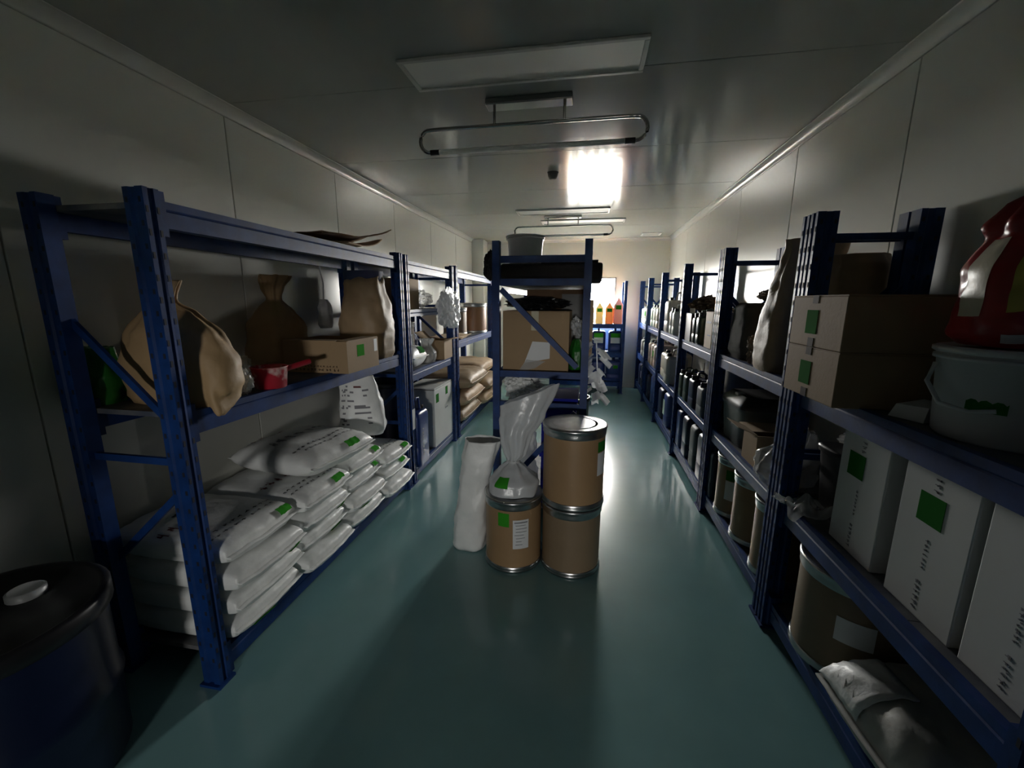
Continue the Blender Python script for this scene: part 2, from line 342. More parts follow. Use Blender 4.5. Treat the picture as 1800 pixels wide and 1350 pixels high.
def rack_y(name, label, xf, xb, ys, levels, hgt, sx, hz, diag, decks=True, extra=()):
    """rack whose beams run along y; xf aisle-side post centre, xb wall-side; ys upright frames; levels beam tops"""
    t = thing(name, label, 'rack', ((xf + xb) / 2, (ys[0] + ys[-1]) / 2, 0)); ox, oy = t.location.x, t.location.y
    for y in ys:
        post(t, xf - ox, y - oy, hgt, sx); post(t, xb - ox, y - oy, hgt, -sx)
        for z in hz: brace(t, (xf - ox, y - oy, z), (xb - ox, y - oy, z))
        for za, zb in diag: brace(t, (xf - ox, y - oy + .012, za), (xb - ox, y - oy + .012, zb))
    for y0, y1 in zip(ys[:-1], ys[1:]):
        for z in levels:
            beam(t, xf - ox, y0 - oy + .028, y1 - oy - .028, z, sx); beam(t, xb - ox, y0 - oy + .028, y1 - oy - .028, z, -sx)
            if decks is True or z in decks:
                a, b_ = sorted((xf - sx * .008 - ox, xb + sx * .008 - ox)); deck(t, a, b_, y0 - oy + .03, y1 - oy - .03, z)
    return t
LX, LB = -1.50, -1.95
rack_left = rack_y('storage_rack', 'blue steel rack nearest on the left, loaded with white woven sacks', LX, LB, [1.25, 3.17], [.125, 1.18, 1.94], 1.97, 1, [.99], [(.90, .50), (1.10, 1.55)])
rack_left2 = rack_y('storage_rack', 'second blue steel rack on the left, holding a tall white carton', LX, LB, [3.28, 4.46], [.125, 1.00, 1.93], 1.97, 1, [.55, 1.55], [(1.1, 1.5)])
tg = obj('tag_card', MB().box(LX + .0415 - rack_left2.location.x, LX + .0435 - rack_left2.location.x, 3.252 - rack_left2.location.y, 3.308 - rack_left2.location.y, .50, .68), 'paper_white', rack_left2, label='white card taped to the post')
rack_left3 = rack_y('storage_rack', 'third blue steel rack on the left with a fibre drum and kraft sacks', LX, LB, [4.60, 6.42], [.125, 1.15, 1.96], 1.99, 1, [.55, 1.85], [(.2, .5)], decks=(.125, 1.15))
for s in (1, -1): brace(rack_left3, (LB + .02 - rack_left3.location.x, -s * .8, .35), (LB + .02 - rack_left3.location.x, s * .8, 1.05))
RX, RB = 0.96, 1.33
dz = [(1.68, 1.25), (1.25, 1.70), (.62, .25)]
rack_right0 = rack_y('storage_rack', 'blue steel rack nearest on the right, holding brown and white cartons', RX, RB, [.86, 2.035], [.155, .68, 1.24], 1.965, -1, [1.87, .9], dz)
rack_right1 = rack_y('storage_rack', 'second blue steel rack on the right, with fibre drums at the bottom', RX, RB, [2.105, 3.22], [.155, .68, 1.24], 1.965, -1, [1.87, .9], dz)
rack_right2 = rack_y('storage_rack', 'long blue multi-bay rack at the far right, full of jerry cans', RX, RB, [3.29, 4.46, 5.72, 6.93, 7.97], [.155, .68, 1.24], 1.965, -1, [1.87, .9], dz)
def rack_x(name, label, x0, x1, y0, y1, levels, hgt, ends, cat='rack'):
    """rack whose open end frame faces the camera (centre island)"""
    t = thing(name, label, cat, ((x0 + x1) / 2, (y0 + y1) / 2, 0)); ox, oy = t.location.x, t.location.y
    for x, s in ((x0, -1), (x1, 1)):
        for y in (y0, y1): post_small(t, x - ox, y - oy, hgt, s)
    for z in levels:
        for x, s in ((x0, -1), (x1, 1)): beam(t, x - ox, y0 - oy + .028, y1 - oy - .028, z, s, .07)
        deck(t, x0 - ox + .008, x1 - ox - .008, y0 - oy + .03, y1 - oy - .03, z)
    for y in (y0, y1):
        for z in ends: obj('end_bar', MB().box(x0 - ox + .02, x1 - ox - .02, y - oy - .012, y - oy + .012, z - .022, z + .022), 'rack_blue', t)
    return t
def post_small(t, x, y, hgt, sx):
    k = ('s', round(hgt, 2), sx)
    if k not in POSTM:
        a, q = .024, .026
        mb = MB().prism([(a, -q), (a, -.01), (a - .005, -.006), (a - .005, .006), (a, .01), (a, q), (-a, q), (-a, -q)], .01, hgt); mb.box(-.035, .035, -.04, .04, 0, .01)
        z = .1
        while z < hgt - .04:
            for yy in (-.017, .017): mb.box(a - .001, a + .0008, yy - .004, yy + .004, z - .011, z + .011, 1)
            z += .075
        if sx < 0:
            mb.v = [(-p[0], p[1], p[2]) for p in mb.v]; mb.f = [f[::-1] for f in mb.f]
        POSTM[k] = mb.mesh('post', ['rack_blue', 'slot_dark'])
    return obj('post', POSTM[k], [], t, (x, y, 0))
CX0, CX1, CY0, CY1 = -.602, -.008, 2.76, 4.20
rack_c = rack_x('storage_rack', 'blue steel rack standing in the middle of the aisle behind the drums', CX0, CX1, CY0, CY1, [.14, 1.12, 1.73], 1.985, [.90, 1.115, 1.725, 1.87])
ox, oy = rack_c.location.x, rack_c.location.y
obj('brace', MB().bar((CX0 + .03 - ox, CY0 - oy, 1.68), (CX1 - .05 - ox, CY0 - oy, 1.17), .036, .016), 'rack_blue', rack_c)
obj('brace', MB().bar((CX0 + .03 - ox, CY0 - oy, .25), (CX1 - .05 - ox, CY0 - oy, .86), .036, .016), 'rack_blue', rack_c)
obj('brace', MB().bar((CX1 - .02 - ox, CY1 - oy, 1.72), (CX0 + .05 - ox, CY1 - oy, 1.17), .036, .016), 'rack_blue', rack_c)
rack_b = rack_x('storage_rack', 'small blue rack against the back wall below the window', -.62, .625, 7.45, 7.92, [.20, .72, 1.225], 1.95, [.25, .72, 1.2])
ox, oy = rack_b.location.x, rack_b.location.y
for z in (.20, .72, 1.225):
    for y in (7.45, 7.92): obj('beam', MB().box(-.62 + .02 - ox, .625 - .02 - ox, y - oy - .018, y - oy + .018, z - .075, z), 'rack_blue', rack_b, bevel=.003)

# ------------------------------------------------------------------ builders for goods
def carton(name, label, loc, sx, sy, sz, rz=0, m='carton', group=None, open_top=False, tape=None):
    """origin at the centre of the base; sx, sy, sz full sizes"""
    t = thing(name, label, 'box', loc, rz, group); a, b_ = sx / 2, sy / 2
    if open_top:
        q = .005; mb = MB().box(-a, a, -b_, b_, 0, q).box(-a, a, -b_, -b_ + q, q, sz).box(-a, a, b_ - q, b_, q, sz).box(-a, -a + q, -b_ + q, b_ - q, q, sz).box(a - q, a, -b_ + q, b_ - q, q, sz)
        obj('body', mb, m, t)
    else:
        s = .0015
        obj('body', MB().box(-a, a, -b_, b_, 0, sz - .004), m, t, bevel=.004)
        obj('flap', MB().box(-a, a, -b_, -s, sz - .004, sz), m, t); obj('flap', MB().box(-a, a, s, b_, sz - .004, sz), m, t)
    return t
def patch(t, name, face, u0, u1, z0, z1, off, m, d=.0012, label=None):
    """thin rectangle on a box face: face in -x +x -y +y"""
    mb = MB(); s = 1 if face[0] == '+' else -1
    lo, hi = sorted((s * off, s * (off + d)))
    if face[1] == 'x': mb.box(lo, hi, u0, u1, z0, z1)
    else: mb.box(u0, u1, lo, hi, z0, z1)
    return obj(name, mb, m, t, label=label)
def strokes(rng, u0, u1, v0, v1, n, fill=.6):
    """rows of illegible little glyph blocks -> list of (u0,u1,v0,v1)"""
    out = []; w_ = (u1 - u0) / n
    for k in range(n):
        a = u0 + k * w_
        for q in range(3):
            x = a + rng.random() * w_ * .5; out.append((x, x + w_ * fill * (.25 + .4 * rng.random()), v0 + (v1 - v0) * rng.random() * .6, 0))
            out[-1] = (out[-1][0], out[-1][1], out[-1][2], out[-1][2] + (v1 - v0) * (.15 + .25 * rng.random()))
        out.append((a + w_ * .4, a + w_ * .52, v0, v1))
    return out
def pillow(L_, W_, H_, seed, flat=.23, wr=1.0):
    def P(t, s, top=1, off=0.0):
        a = math.sin(PI / 2 * t); b_ = math.sin(PI / 2 * s)
        ex = (max(0, 1 - a ** 4) * max(0, 1 - b_ ** 4)) ** flat
        rim = 1 - (1 - ex)
        x = L_ / 2 * a * (1 - .05 * b_ * b_ + .012 * nz(b_ * 4 + seed, seed, 1)); y = W_ / 2 * b_ * (1 - .06 * a * a + .012 * nz(a * 4, seed * 2, 3))
        n1 = nz(x * 7 + seed * 3.1, y * 7, top * 2.0 + seed) * .10 + nz(x * 20 + seed, y * 20, top + seed) * .045
        n1 += .05 * math.sin(b_ * 34 + seed) * max(0, abs(a) - .72) / .28 + .035 * math.sin(a * 30 + seed) * max(0, abs(b_) - .75) / .25
        h = (H_ / 2 + off) * (ex * (1 + n1 * wr)) if top > 0 else H_ / 2 * ex * (1 + n1 * wr * .5)
        return Vector((x + math.copysign(off, a) * (abs(a) > .9), y, H_ / 2 + top * h + .006 * nz(a * 9, b_ * 9, seed) * (1 - ex)))
    return P
def sack_lying(label, loc, L_, W_, H_, seed, rz=0, m='woven_white', group=None, stickers=(), texts=(), red=None, rx=0, ry=0, cat='sack', name='woven_sack', flat=.23, wr=1.0):
    t = thing(name, label, cat, loc, rz, group, rx, ry); P = pillow(L_, W_, H_, seed, flat, wr); nu, nv = 26, 22
    mb = MB(); mb.grid(lambda u, v: P(2 * u - 1, 2 * v - 1, 1), nu, nv); k = len(mb.f)
    mb.grid(lambda u, v: P(1 - 2 * u, 2 * v - 1, -1), nu, nv)
    obj('body', mb, m, t)
    # stitched seam along the aisle-side and the wall-side ends
    for e in (-1, 1):
        ring = [P(e, -0.9 + 1.8 * k / 14, 1) for k in range(15)]
        q = MB().loft([[tuple(p + Vector((-e * .004, 0, .004))), tuple(p + Vector((e * .022, 0, .002))), tuple(p + Vector((e * .022, 0, -.002))), tuple(p + Vector((-e * .004, 0, -.004)))] for p in ring], 0, True)
        obj('seam', q, m, t)
    for (a0, a1, b0, b1, top, mm) in stickers:
        obj('sticker', MB().grid(lambda u, v: P(a0 + (a1 - a0) * u, b0 + (b1 - b0) * v, top, .004) + Vector((.003 if a1 > .6 else 0, 0, .0015 * top)), 8, 8), mm, t, label='green label')
    for (a0, a1, b0, b1, n, mm, sd) in texts:
        rng = random.Random(sd); mb = MB()
        for (u0, u1, v0, v1) in strokes(rng, b0, b1, a0, a1, n):
            mb.grid(lambda u, v: P(v0 + (v1 - v0) * v, u0 + (u1 - u0) * u, 1, .003) + Vector((0, 0, .0012)), 1, 1)
        if mb.f: obj('printing', mb, mm, t)
    return t
def interp(secs, z):
    for a, b_ in zip(secs[:-1], secs[1:]):
        if a[0] <= z <= b_[0] + 1e-9:
            k = (z - a[0]) / max(1e-6, b_[0] - a[0]); k = k * k * (3 - 2 * k) * .5 + k * .5
            return [a[i] + (b_[i] - a[i]) * k for i in range(len(a))]
    return list(secs[-1])
def bag_mb(secs, seed, amp=.012, wrk=.0, n=44, rings=34, fold=9, topopen=False, fr=8.0):
    """secs: (z, rx, ry, exponent, cx, cy, wrinkle)"""
    z0, z1 = secs[0][0], secs[-1][0]; R = []
    for k in range(rings + 1):
        z = z0 + (z1 - z0) * k / rings; s = interp(secs, z); ring = []
        for i, (x, y) in enumerate(srect(s[1], s[2], s[3], n)):
            th = 2 * PI * (i + .5) / n
            w_ = 1 + s[6] * (math.sin(fold * th + seed + 2 * nz(seed, z * 5, 1)) + .5 * math.sin((fold + 4) * th + 3 * seed)) + amp / max(.05, math.hypot(s[1], s[2])) * (nz(x * fr + seed, y * fr, z * fr) * 1.4 + nz(x * fr * 2.7, y * fr * 2.7 + seed, z * fr * 2.7) * .7)
            ring.append((s[4] + x * w_, s[5] + y * w_, z + (amp * .6 * nz(th * 2, seed, z * 6) if 0 < k else 0)))
        R.append(ring)
    return MB().loft(R, 0, True, True, not topopen)
def bag(name, label, cat, loc, secs, seed, m, rz=0, rx=0, ry=0, group=None, amp=.012, fold=9, topopen=False, solid=0, rings=34, n=44, part='body', fr=8.0):
    t = thing(name, label, cat, loc, rz, group, rx, ry)
    obj(part, bag_mb(secs, seed, amp, 0, n, rings, fold, topopen, fr), m, t, solid=solid)
    return t
def crumple_mb(rx, ry, rz, seed, amp=.35, sub=4, fr=2.6, floor=True):
    import bmesh
    bm = bmesh.new(); bmesh.ops.create_icosphere(bm, subdivisions=sub, radius=1)
    for v in bm.verts:
        p = v.co.copy(); q = p * fr + Vector((seed * 3.7, seed * 1.3, seed))
        r = 1 - abs(noise.noise(q)) * amp * 1.6 - abs(noise.noise(q * 2.1)) * amp * .45 + noise.noise(q * .6) * amp * .8 + .03 * noise.noise(q * 5)
        v.co = Vector((p.x * rx * r, p.y * ry * r, p.z * rz * r + (0 if not floor else rz * .9)))
        if floor and v.co.z < 0: v.co.z = 0
    mb = MB(); bm.verts.index_update(); mb.add([tuple(v.co) for v in bm.verts], [[v.index for v in f.verts] for f in bm.faces], 0, False); bm.free()
    return mb
def crumple(name, label, cat, loc, rx, ry, rz, seed, m, amp=.35, sub=4, fr=2.6, group=None, floor=True, rot=0):
    t = obj(name, crumple_mb(rx, ry, rz, seed, amp, sub, fr, floor), m, None, loc); t.rotation_euler = (0, 0, rot); return tag(t, label, cat, group)
def drum(label, loc, r, h, board='drum_board', lid='galvanised', group='fibre drums', stickers=(), papers=(), name='fibre_drum', bands=True):
    t = thing(name, label, 'drum', loc, 0, group)
    obj('body', MB().lathe([(r, .01), (r, h - .012)], n=44), board, t)
    obj('bottom_rim', MB().lathe([(r + .001, 0), (r + .007, .004), (r + .006, .012), (r + .003, .02), (r + .006, .03), (r + .0015, .036)], n=44), 'galvanised', t, label='silver metal rim')
    obj('top_rim', MB().lathe([(r + .0015, h - .055), (r + .005, h - .048), (r + .003, h - .038), (r + .006, h - .028), (r + .004, h - .018), (r + .009, h - .012), (r + .009, h - .002), (r + .002, h)], n=44), 'galvanised', t, label='silver metal clamp ring')
    obj('lid', MB().lathe([(r + .002, h - .004), (r - .004, h + .002), (r - .012, h - .010), (r * .78, h - .010), (r * .75, h + .000), (r * .66, h + .000), (r * .63, h - .012), (r * .40, h - .012), (r * .36, h - .002), (r * .22, h - .002), (r * .18, h - .009), (.01, h - .009)], n=44), lid, t, label='lid with pressed rings')
    for (a0, a1, z0, z1, mm, nm) in list(stickers):
        obj(nm, curved(r, a0, a1, z0, z1, .0015), mm, t, label='green label')
    for (a0, a1, z0, z1, lines) in papers:
        p = obj('paper_label', curved(r, a0, a1, z0, z1, .0015), 'paper_white', t, label='white printed label')
        if lines:
            mb = MB(); rng = random.Random(5); zz = z1 - .012
            mb2 = [(.08, .92, .008)] + [(.1 + .1 * rng.random(), .5 + .4 * rng.random(), .0035) for _ in range(7)]
            for (u0, u1, th) in mb2:
                curved(r, a0 + (a1 - a0) * u0, a0 + (a1 - a0) * u1, zz - th, zz, .0028, mb); zz -= (z1 - z0) / 9
            obj('printing', mb, 'ink_grey', p)
    return t
def curved(r, a0, a1, z0, z1, off, mb=None):
    mb = mb or MB(); n = 8
    f = lambda u, v: ((r + off) * math.cos(a0 + (a1 - a0) * u), (r + off) * math.sin(a0 + (a1 - a0) * u), z0 + (z1 - z0) * v)
    mb.grid(f, n, 1); return mb
def jerry(name, label, loc, sx, sy, h, m, rz=0, group=None, cap='black_plastic', sticker=None, paper=None, peak=False, cat='jerry can'):
    """blow-moulded can: sx wide (across the handle), sy deep along the handle"""
    t = thing(name, label, cat, loc, rz, group); a, b_ = sx / 2, sy / 2
    if peak: secs = [(0, .92), (.02, 1), (.70 * h, 1), (.74 * h, .98), (.92 * h, .34), (.95 * h, .30)]
    else: secs = [(0, .92), (.018, 1), (.30 * h, 1), (.31 * h, .985), (.34 * h, .985), (.35 * h, 1), (.80 * h, 1), (.86 * h, .95), (.895 * h, .80), (.90 * h, .70)]
    R = [[(x, y, z) for x, y in srect(a * k, b_ * (k if not peak else .35 + .65 * k), 6, 28)] for z, k in secs]
    obj('body', MB().loft(R, 0, True), m, t)
    zt = .90 * h
    if not peak:
        obj('handle', MB().tube([(0, -b_ * .62, zt - .03), (0, -b_ * .55, zt + .045 * h / .35), (0, -b_ * .2, zt + .075 * h / .35), (0, b_ * .2, zt + .07 * h / .35), (0, b_ * .35, zt - .01)], min(.014, a * .16), 8), m, t)
        obj('cap', MB().lathe([(.024, zt - .01), (.024, zt + .03), (.02, zt + .034)], 0, b_ * .62, 14), cap, t)
    else:
        obj('cap', MB().lathe([(a * .26, .945 * h), (a * .26, h - .004), (a * .2, h)], 0, 0, 14), cap, t)
    if sticker: patch(t, 'sticker', *sticker, label='green label')
    if paper: patch(t, 'paper_label', *paper, label='white label')
    return t
def bucket(label, loc, r0, r1, h, m='bucket_white', lid=True):
    t = thing('bucket', label, 'bucket', loc)
    obj('body', MB().lathe([(r0 - .006, 0), (r0, .006), (r0 + (r1 - r0) * .85, h * .86), (r1 + .006, h * .86), (r1 + .006, h * .90), (r1, h * .90), (r1, h * .96)], n=40), m, t)
    if lid: obj('lid', MB().lathe([(r1 + .004, h * .93), (r1 + .010, h * .945), (r1 + .010, h * .985), (r1, h), (r1 - .012, h), (r1 - .02, h - .008), (.01, h - .008)], n=40), m, t)
    return t
# ================================================================== goods on the left
D1 = .121
cols = [('nearest', 1.525), ('second', 1.975), ('third', 2.425), ('farthest', 2.875)]
lay = ['bottom', 'second', 'third', 'top']
stk = {('A', 3): (.30, .66, 1), ('A', 2): (.32, .68, -1), ('A', 0): (-.35, .05, -1), ('B', 3): (.10, .46, 1), ('B', 2): (.28, .62, -1), ('B', 1): (.15, .5, -1),
       ('C', 3): (.25, .6, 1), ('C', 2): (.4, .72, 1), ('C', 1): (-.4, -.05, -1), ('D', 2): (.2, .55, 1), ('D', 1): (.15, .5, 1), ('D', 3): (0, .1, 0)}
for ci, (cn, yc) in enumerate(cols):
    key = 'ABCD'[ci]; n = 3 if key == 'D' else 4
    for k in range(n):
        s = stk.get((key, k)); st = []
        if s: st = [(.70, .93, s[0], s[1], s[2], 'sticker_green')]
        tx = []
        if k == n - 1: tx = [(.36, .40, -.7, .75, 11, 'ink', ci * 7 + 1), (.47, .51, -.7, .6, 9, 'ink', ci * 7 + 2)]
        if key == 'A' and k == 3: tx += [(-.10, .02, -.75, .1, 4, 'ink_red', 31), (-.28, -.18, -.2, .35, 2, 'ink', 32)]
        if key in 'BC' and k == 3: tx += [(.0, .1, -.6, .5, 6, 'ink_red', 33 + ci)]
        word = ('top' if k == n - 1 else lay[k] + (' from bottom' if k else ''))
        nm = {'nearest': 'nearest stack, beside the front post', 'second': 'second stack from the front', 'third': 'third stack from the front', 'farthest': 'farthest, lowest stack'}[cn]
        sack_lying(f'white woven sack, {word} of the {nm}', (-1.735 + .012 * ((k * 7 + ci * 3) % 5 - 2), yc, D1 + .121 * k), .64, .446, .125, ci * 5 + k + 1.3,
                   group='white woven sacks stacked on the left rack', stickers=st, texts=tx)
sack_lying('plump loose white sack lying on top of the stacks with printed rows', (-1.70, 2.20, D1 + .121 * 4 + .004), .60, .60, .17, 41.7, rz=-.12, flat=.42, wr=1.3,
           stickers=[(.66, .86, .05, .32, 1, 'sticker_green')], texts=[(.28, .33, -.6, .7, 14, 'ink', 51), (.40, .44, -.5, .8, 14, 'ink', 52), (-.62, -.48, -.5, .2, 4, 'ink_red', 53), (-.2, -.05, -.5, .6, 7, 'ink_grey', 54)])
secs = [(0, .15, .12, 5, 0, 0, 0), (.03, .165, .13, 5, 0, 0, 0), (.18, .16, .10, 4, 0, -.015, .01), (.34, .14, .06, 3.4, -.015, -.03, .02), (.44, .12, .028, 2.6, -.03, -.04, .03)]
mbk = bag_mb(secs, 5.2, .010, 0, 48, 34, 6); t = thing('woven_sack', 'half-empty white woven sack standing upright behind the loose sack', 'sack', (-1.655, 2.80, D1 + .121 * 4 + .014), .42)
obj('body', mbk, 'woven_white', t); rng = random.Random(9); UPRIGHT = (t, mbk)
DK = 1.177
def decal(mb_src, n, k0, k1, i0, i1, off, cx=0, cy=0):
    out = MB(); pts = []
    for k in range(k0, k1 + 1):
        for i in range(i0, i1 + 1):
            p = Vector(mb_src.v[k * n + i % n]); d_ = Vector((p.x - cx, p.y - cy, 0)).normalized(); pts.append(p + d_ * off)
    w_ = i1 - i0 + 1
    out.add(pts, [(a * w_ + b_, a * w_ + b_ + 1, (a + 1) * w_ + b_ + 1, (a + 1) * w_ + b_) for a in range(k1 - k0) for b_ in range(i1 - i0)], 0, True)
    return out
for k in (7, 9, 10, 13, 16, 17, 20, 23, 25, 26, 28):
    for i in range(29, 36 + k % 3):
        if rng.random() < .42: obj('printing', decal(mbk, 48, k, k + 1, i, i + 1, .002), 'ink_red' if k > 26 and i > 34 else 'ink_grey', t)
# kraft bag sagging over the shelf edge
secs = [(0, .21, .085, 3.4, 0, 0, 0), (.03, .235, .10, 3.4, 0, 0, .0), (.17, .245, .105, 3.2, 0, 0, .01), (.29, .21, .09, 2.6, -.01, 0, .03), (.37, .11, .06, 2.2, -.03, .01, .07), (.42, .045, .04, 2, -.04, .01, .1), (.50, .06, .05, 2, -.04, .02, .12)]
mbk = bag_mb(secs, 2.4, .018, 0, 56, 40, 8)
for i, (x, y, z) in enumerate(mbk.v):
    k = max(0, min(1, (x - .195) / .05)) * max(0, 1 - z / .26)
    mbk.v[i] = (x + .022 * k, y - .05 * k * (1 if y < .05 else 0), z - .125 * k * (1 - .8 * max(0, (y + .10) / .22)))
t = thing('kraft_bag', 'big brown kraft bag behind the front post, sagging over the shelf edge', 'bag', (-1.675, 1.445, DK))
obj('body', mbk, 'kraft', t)
obj('paper_label', decal(mbk, 56, 20, 23, 30, 33, .004), 'paper_white', t, label='small white label')
bag('plastic_bag', 'crumpled green plastic bag at the near end of the left shelf', 'bag', (-2.03, 1.385, DK), [(0, .10, .075, 3, 0, 0, 0), (.03, .107, .088, 2.8, 0, 0, .02), (.12, .105, .085, 2.5, 0, 0, .04), (.19, .06, .055, 2.2, .01, 0, .1), (.23, .04, .04, 2, .02, 0, .16)], 3.3, 'green_bag', amp=.022, fold=6)
crumple('plastic_bag', 'dark teal plastic bag behind the big kraft bag', 'bag', (-2.03, 1.62, DK), .09, .09, .15, 6.1, 'teal_film', .3, 3)
crumple('plastic_bag', 'small crumpled clear plastic bag beside the red scoop', 'bag', (-1.525, 1.60, DK), .045, .045, .07, 8.8, 'film_white', .4, 4)
crumple('plastic_bag', 'crumpled grey clear plastic bag behind the red scoop', 'bag', (-1.75, 1.80, DK), .085, .075, .09, 9.4, 'film_clear', .4, 3)
t = thing('scoop', 'red plastic scoop dusted with white powder on the left shelf', 'scoop', (-1.535, 1.775, DK + .001))
obj('cup', MB().lathe([(.066, 0), (.070, .004), (.080, .10), (.084, .104), (.080, .106), (.075, .100), (.066, .010), (.01, .010)], n=36), 'red_plastic', t)
obj('handle', MB().tube([(.04, .062, .085), (.055, .11, .092), (.075, .20, .104)], .0145, 12), 'red_plain', t)
obj('rib', MB().box(-.004, .004, -.01, .01, .004, .02), 'red_plain', t)
t = carton('carton', 'open brown carton with a green label beside the big kraft sack', (-1.585, 2.385, DK), .42, .37, .19, open_top=True)
obj('flap', MB().prism([(-.21, -.185), (.14, -.185), (.12, -.10), (-.19, -.09)], .190, .194), 'carton', t)
obj('flap', MB().prism([(.21, -.17), (.21, .18), (.12, .16), (.13, -.14)], .190, .194), 'carton', t)
patch(t, 'sticker', '+x', -.075, .005, .09, .16, .21, 'sticker_green', label='green label'); patch(t, 'paper_label', '+x', .13, .17, .10, .18, .21, 'paper_white', label='white label')
mb = MB(); rng = random.Random(3)
for (u0, u1, v0, v1) in strokes(rng, -.14, .16, .012, .028, 12) + strokes(rng, -.10, .15, .035, .046, 12): mb.box(u0, u1, -.1865, -.1853, v0, v1)
obj('printing', mb, 'ink_brown', t)
bag('kraft_bag', 'dark tied kraft bag at the back of the left shelf', 'bag', (-1.955, 2.36, DK), [(0, .13, .15, 3, 0, 0, 0), (.05, .145, .175, 3, 0, 0, 0), (.26, .14, .17, 2.8, 0, 0, .02), (.36, .09, .11, 2.3, 0, 0, .07), (.43, .035, .04, 2, 0, 0, .12), (.50, .05, .06, 2, 0, 0, .2), (.58, .07, .08, 2, .01, .02, .22)], 7.7, 'kraft', fold=7, amp=.016)
t = bag('plastic_bag', 'white plastic bag hung by its strap at the back of the shelf', 'bag', (-1.93, 2.84, 1.40), [(0, .03, .045, 2.5, 0, 0, .02), (.03, .04, .062, 2.8, 0, 0, .02), (.15, .035, .058, 2.6, 0, 0, .04), (.21, .018, .03, 2.2, 0, 0, .1)], 3.1, 'film_white', fold=6)
obj('strap', MB().tube([(0, -.005, .20), (.005, -.002, .33), (-.02, .0, .46)], .005, 6), 'film_white', t)
secs = [(0, .15, .13, 3.5, 0, 0, 0), (.04, .175, .155, 3.4, 0, 0, .005), (.25, .185, .165, 3, 0, 0, .015), (.42, .16, .15, 2.8, 0, 0, .02), (.55, .14, .11, 2.6, -.01, 0, .04), (.62, .13, .06, 2.4, -.02, .02, .06)]
t = thing('kraft_bag', 'tall kraft sack with a dark blue folded top under the top shelf', 'bag', (-1.635, 2.915, DK)); mbk = bag_mb(secs, 12.3, .016, 0, 48, 34, 7)
obj('body', mbk, 'kraft_sack', t)
obj('collar', MB().loft([[(-.02 + x * 1.10, .02 + y * 1.5, z) for x, y in srect(.13, .07, 2.4, 32)] for z in (.55, .60, .64)], 0, True), 'blue_fabric', t, label='dark blue folded cloth')
def sheet(t_, name, w_, l_, seed, m, z=0, curl=.05, th=.006):
    P = lambda u, v: (w_ * (u - .5), l_ * (v - .5), z + curl * (v ** 3) * (.4 + u) + .012 * nz(u * 3 + seed, v * 3, seed))
    return obj(name, MB().grid(P, 10, 12), m, t_, solid=th)
for k, (x, y, r, s) in enumerate([(-1.72, 2.72, .12, 1.0), (-1.70, 2.70, -.25, 2.0)]):
    t = thing('cardboard_sheet', ['flattened cardboard sheet lying on top of the nearest left rack', 'crooked flattened cardboard sheet, upper one on the left rack top'][k], 'cardboard', (x, y, 1.946 + .05 * k), r, 'flattened cartons on the rack top')
    sheet(t, 'board', .42, .62, s, 'carton' if k == 0 else 'carton_dark', .012, .07, .007)
# --- second rack
t = thing('plastic_drum', 'dark blue plastic drum with black rim behind the upright white sack', 'drum', (-1.81, 3.56, D1))
obj('body', MB().lathe([(.15, 0), (.165, .02), (.165, .22), (.172, .24), (.165, .26), (.165, .48), (.172, .50), (.165, .52), (.165, .72)], n=36), 'navy_plastic', t)
obj('lid', MB().lathe([(.167, .70), (.182, .705), (.182, .75), (.17, .757), (.155, .74), (.01, .74)], n=36), 'black_plastic', t)
t = jerry('jerry_can', 'slim blue jerry can with white lettering at the second left rack', (-1.495, 3.45, D1), .12, .25, .56, 'blue_plastic', group=None)
mb = MB(); rng = random.Random(12)
for (u0, u1, v0, v1) in strokes(rng, .09, .36, .0, .026, 8): mb.box(.0603, .0615, -.04 + v0, -.04 + v1, u0, u1)
obj('printing', mb, 'paper_white', t)
t = carton('carton', 'tall white carton with two green labels on the second left rack', (-1.655, 4.135, D1), .34, .56, .60, m='carton_white')
patch(t, 'sticker', '+x', -.235, -.155, .46, .55, .1705, 'sticker_dark_green', label='green label'); patch(t, 'sticker', '+x', .055, .125, .49, .575, .1705, 'sticker_dark_green', label='green label')
patch(t, 'printing', '+x', .04, .12, .34, .355, .1705, 'ink_grey')
obj('flap', MB().prism([(.17, .62), (.17, .606), (-.17, .604), (-.17, .61)], -.27, .27, 'y'), 'carton_white', t)
sack_lying('small white bag with a green label beside the second left rack post', (-1.62, 3.56, 1.0), .26, .36, .20, 61.0, flat=.5, stickers=[(.5, .85, .0, .45, 1, 'sticker_dark_green')], name='white_bag', cat='bag')
drum('small fibre drum with white label on the second left rack', (-1.82, 3.90, 1.0), .12, .40, 'drum_board_dull', group=None, papers=[(-.9, -.1, .16, .28, False)])
bag('plastic_jar', 'clear plastic bag full of brown powder beside the open carton', 'bag', (-1.575, 3.93, 1.0), [(0, .07, .07, 2.6, 0, 0, 0), (.10, .085, .085, 2.4, 0, 0, .02), (.17, .05, .05, 2, 0, 0, .1), (.23, .07, .07, 2, 0, 0, .2)], 4.4, 'film_clear', amp=.02)
t = carton('carton', 'small open carton with raised flap on the second left rack', (-1.58, 4.25, 1.0), .24, .26, .20, m='carton', open_top=True)
obj('flap', MB().prism([(.12, .203), (.24, .222), (.24, .226), (.12, .207)], -.13, .13, 'y'), 'carton_pale', t); obj('flap', MB().prism([(-.12, .2), (-.2, .28), (-.203, .28), (-.123, .2)], -.13, .13, 'y'), 'carton', t)
crumple('cloth', 'blue rag tucked at the back of the second left rack', 'cloth', (-1.90, 4.33, 1.0), .07, .08, .16, 5.5, 'blue_fabric', .3, 3)
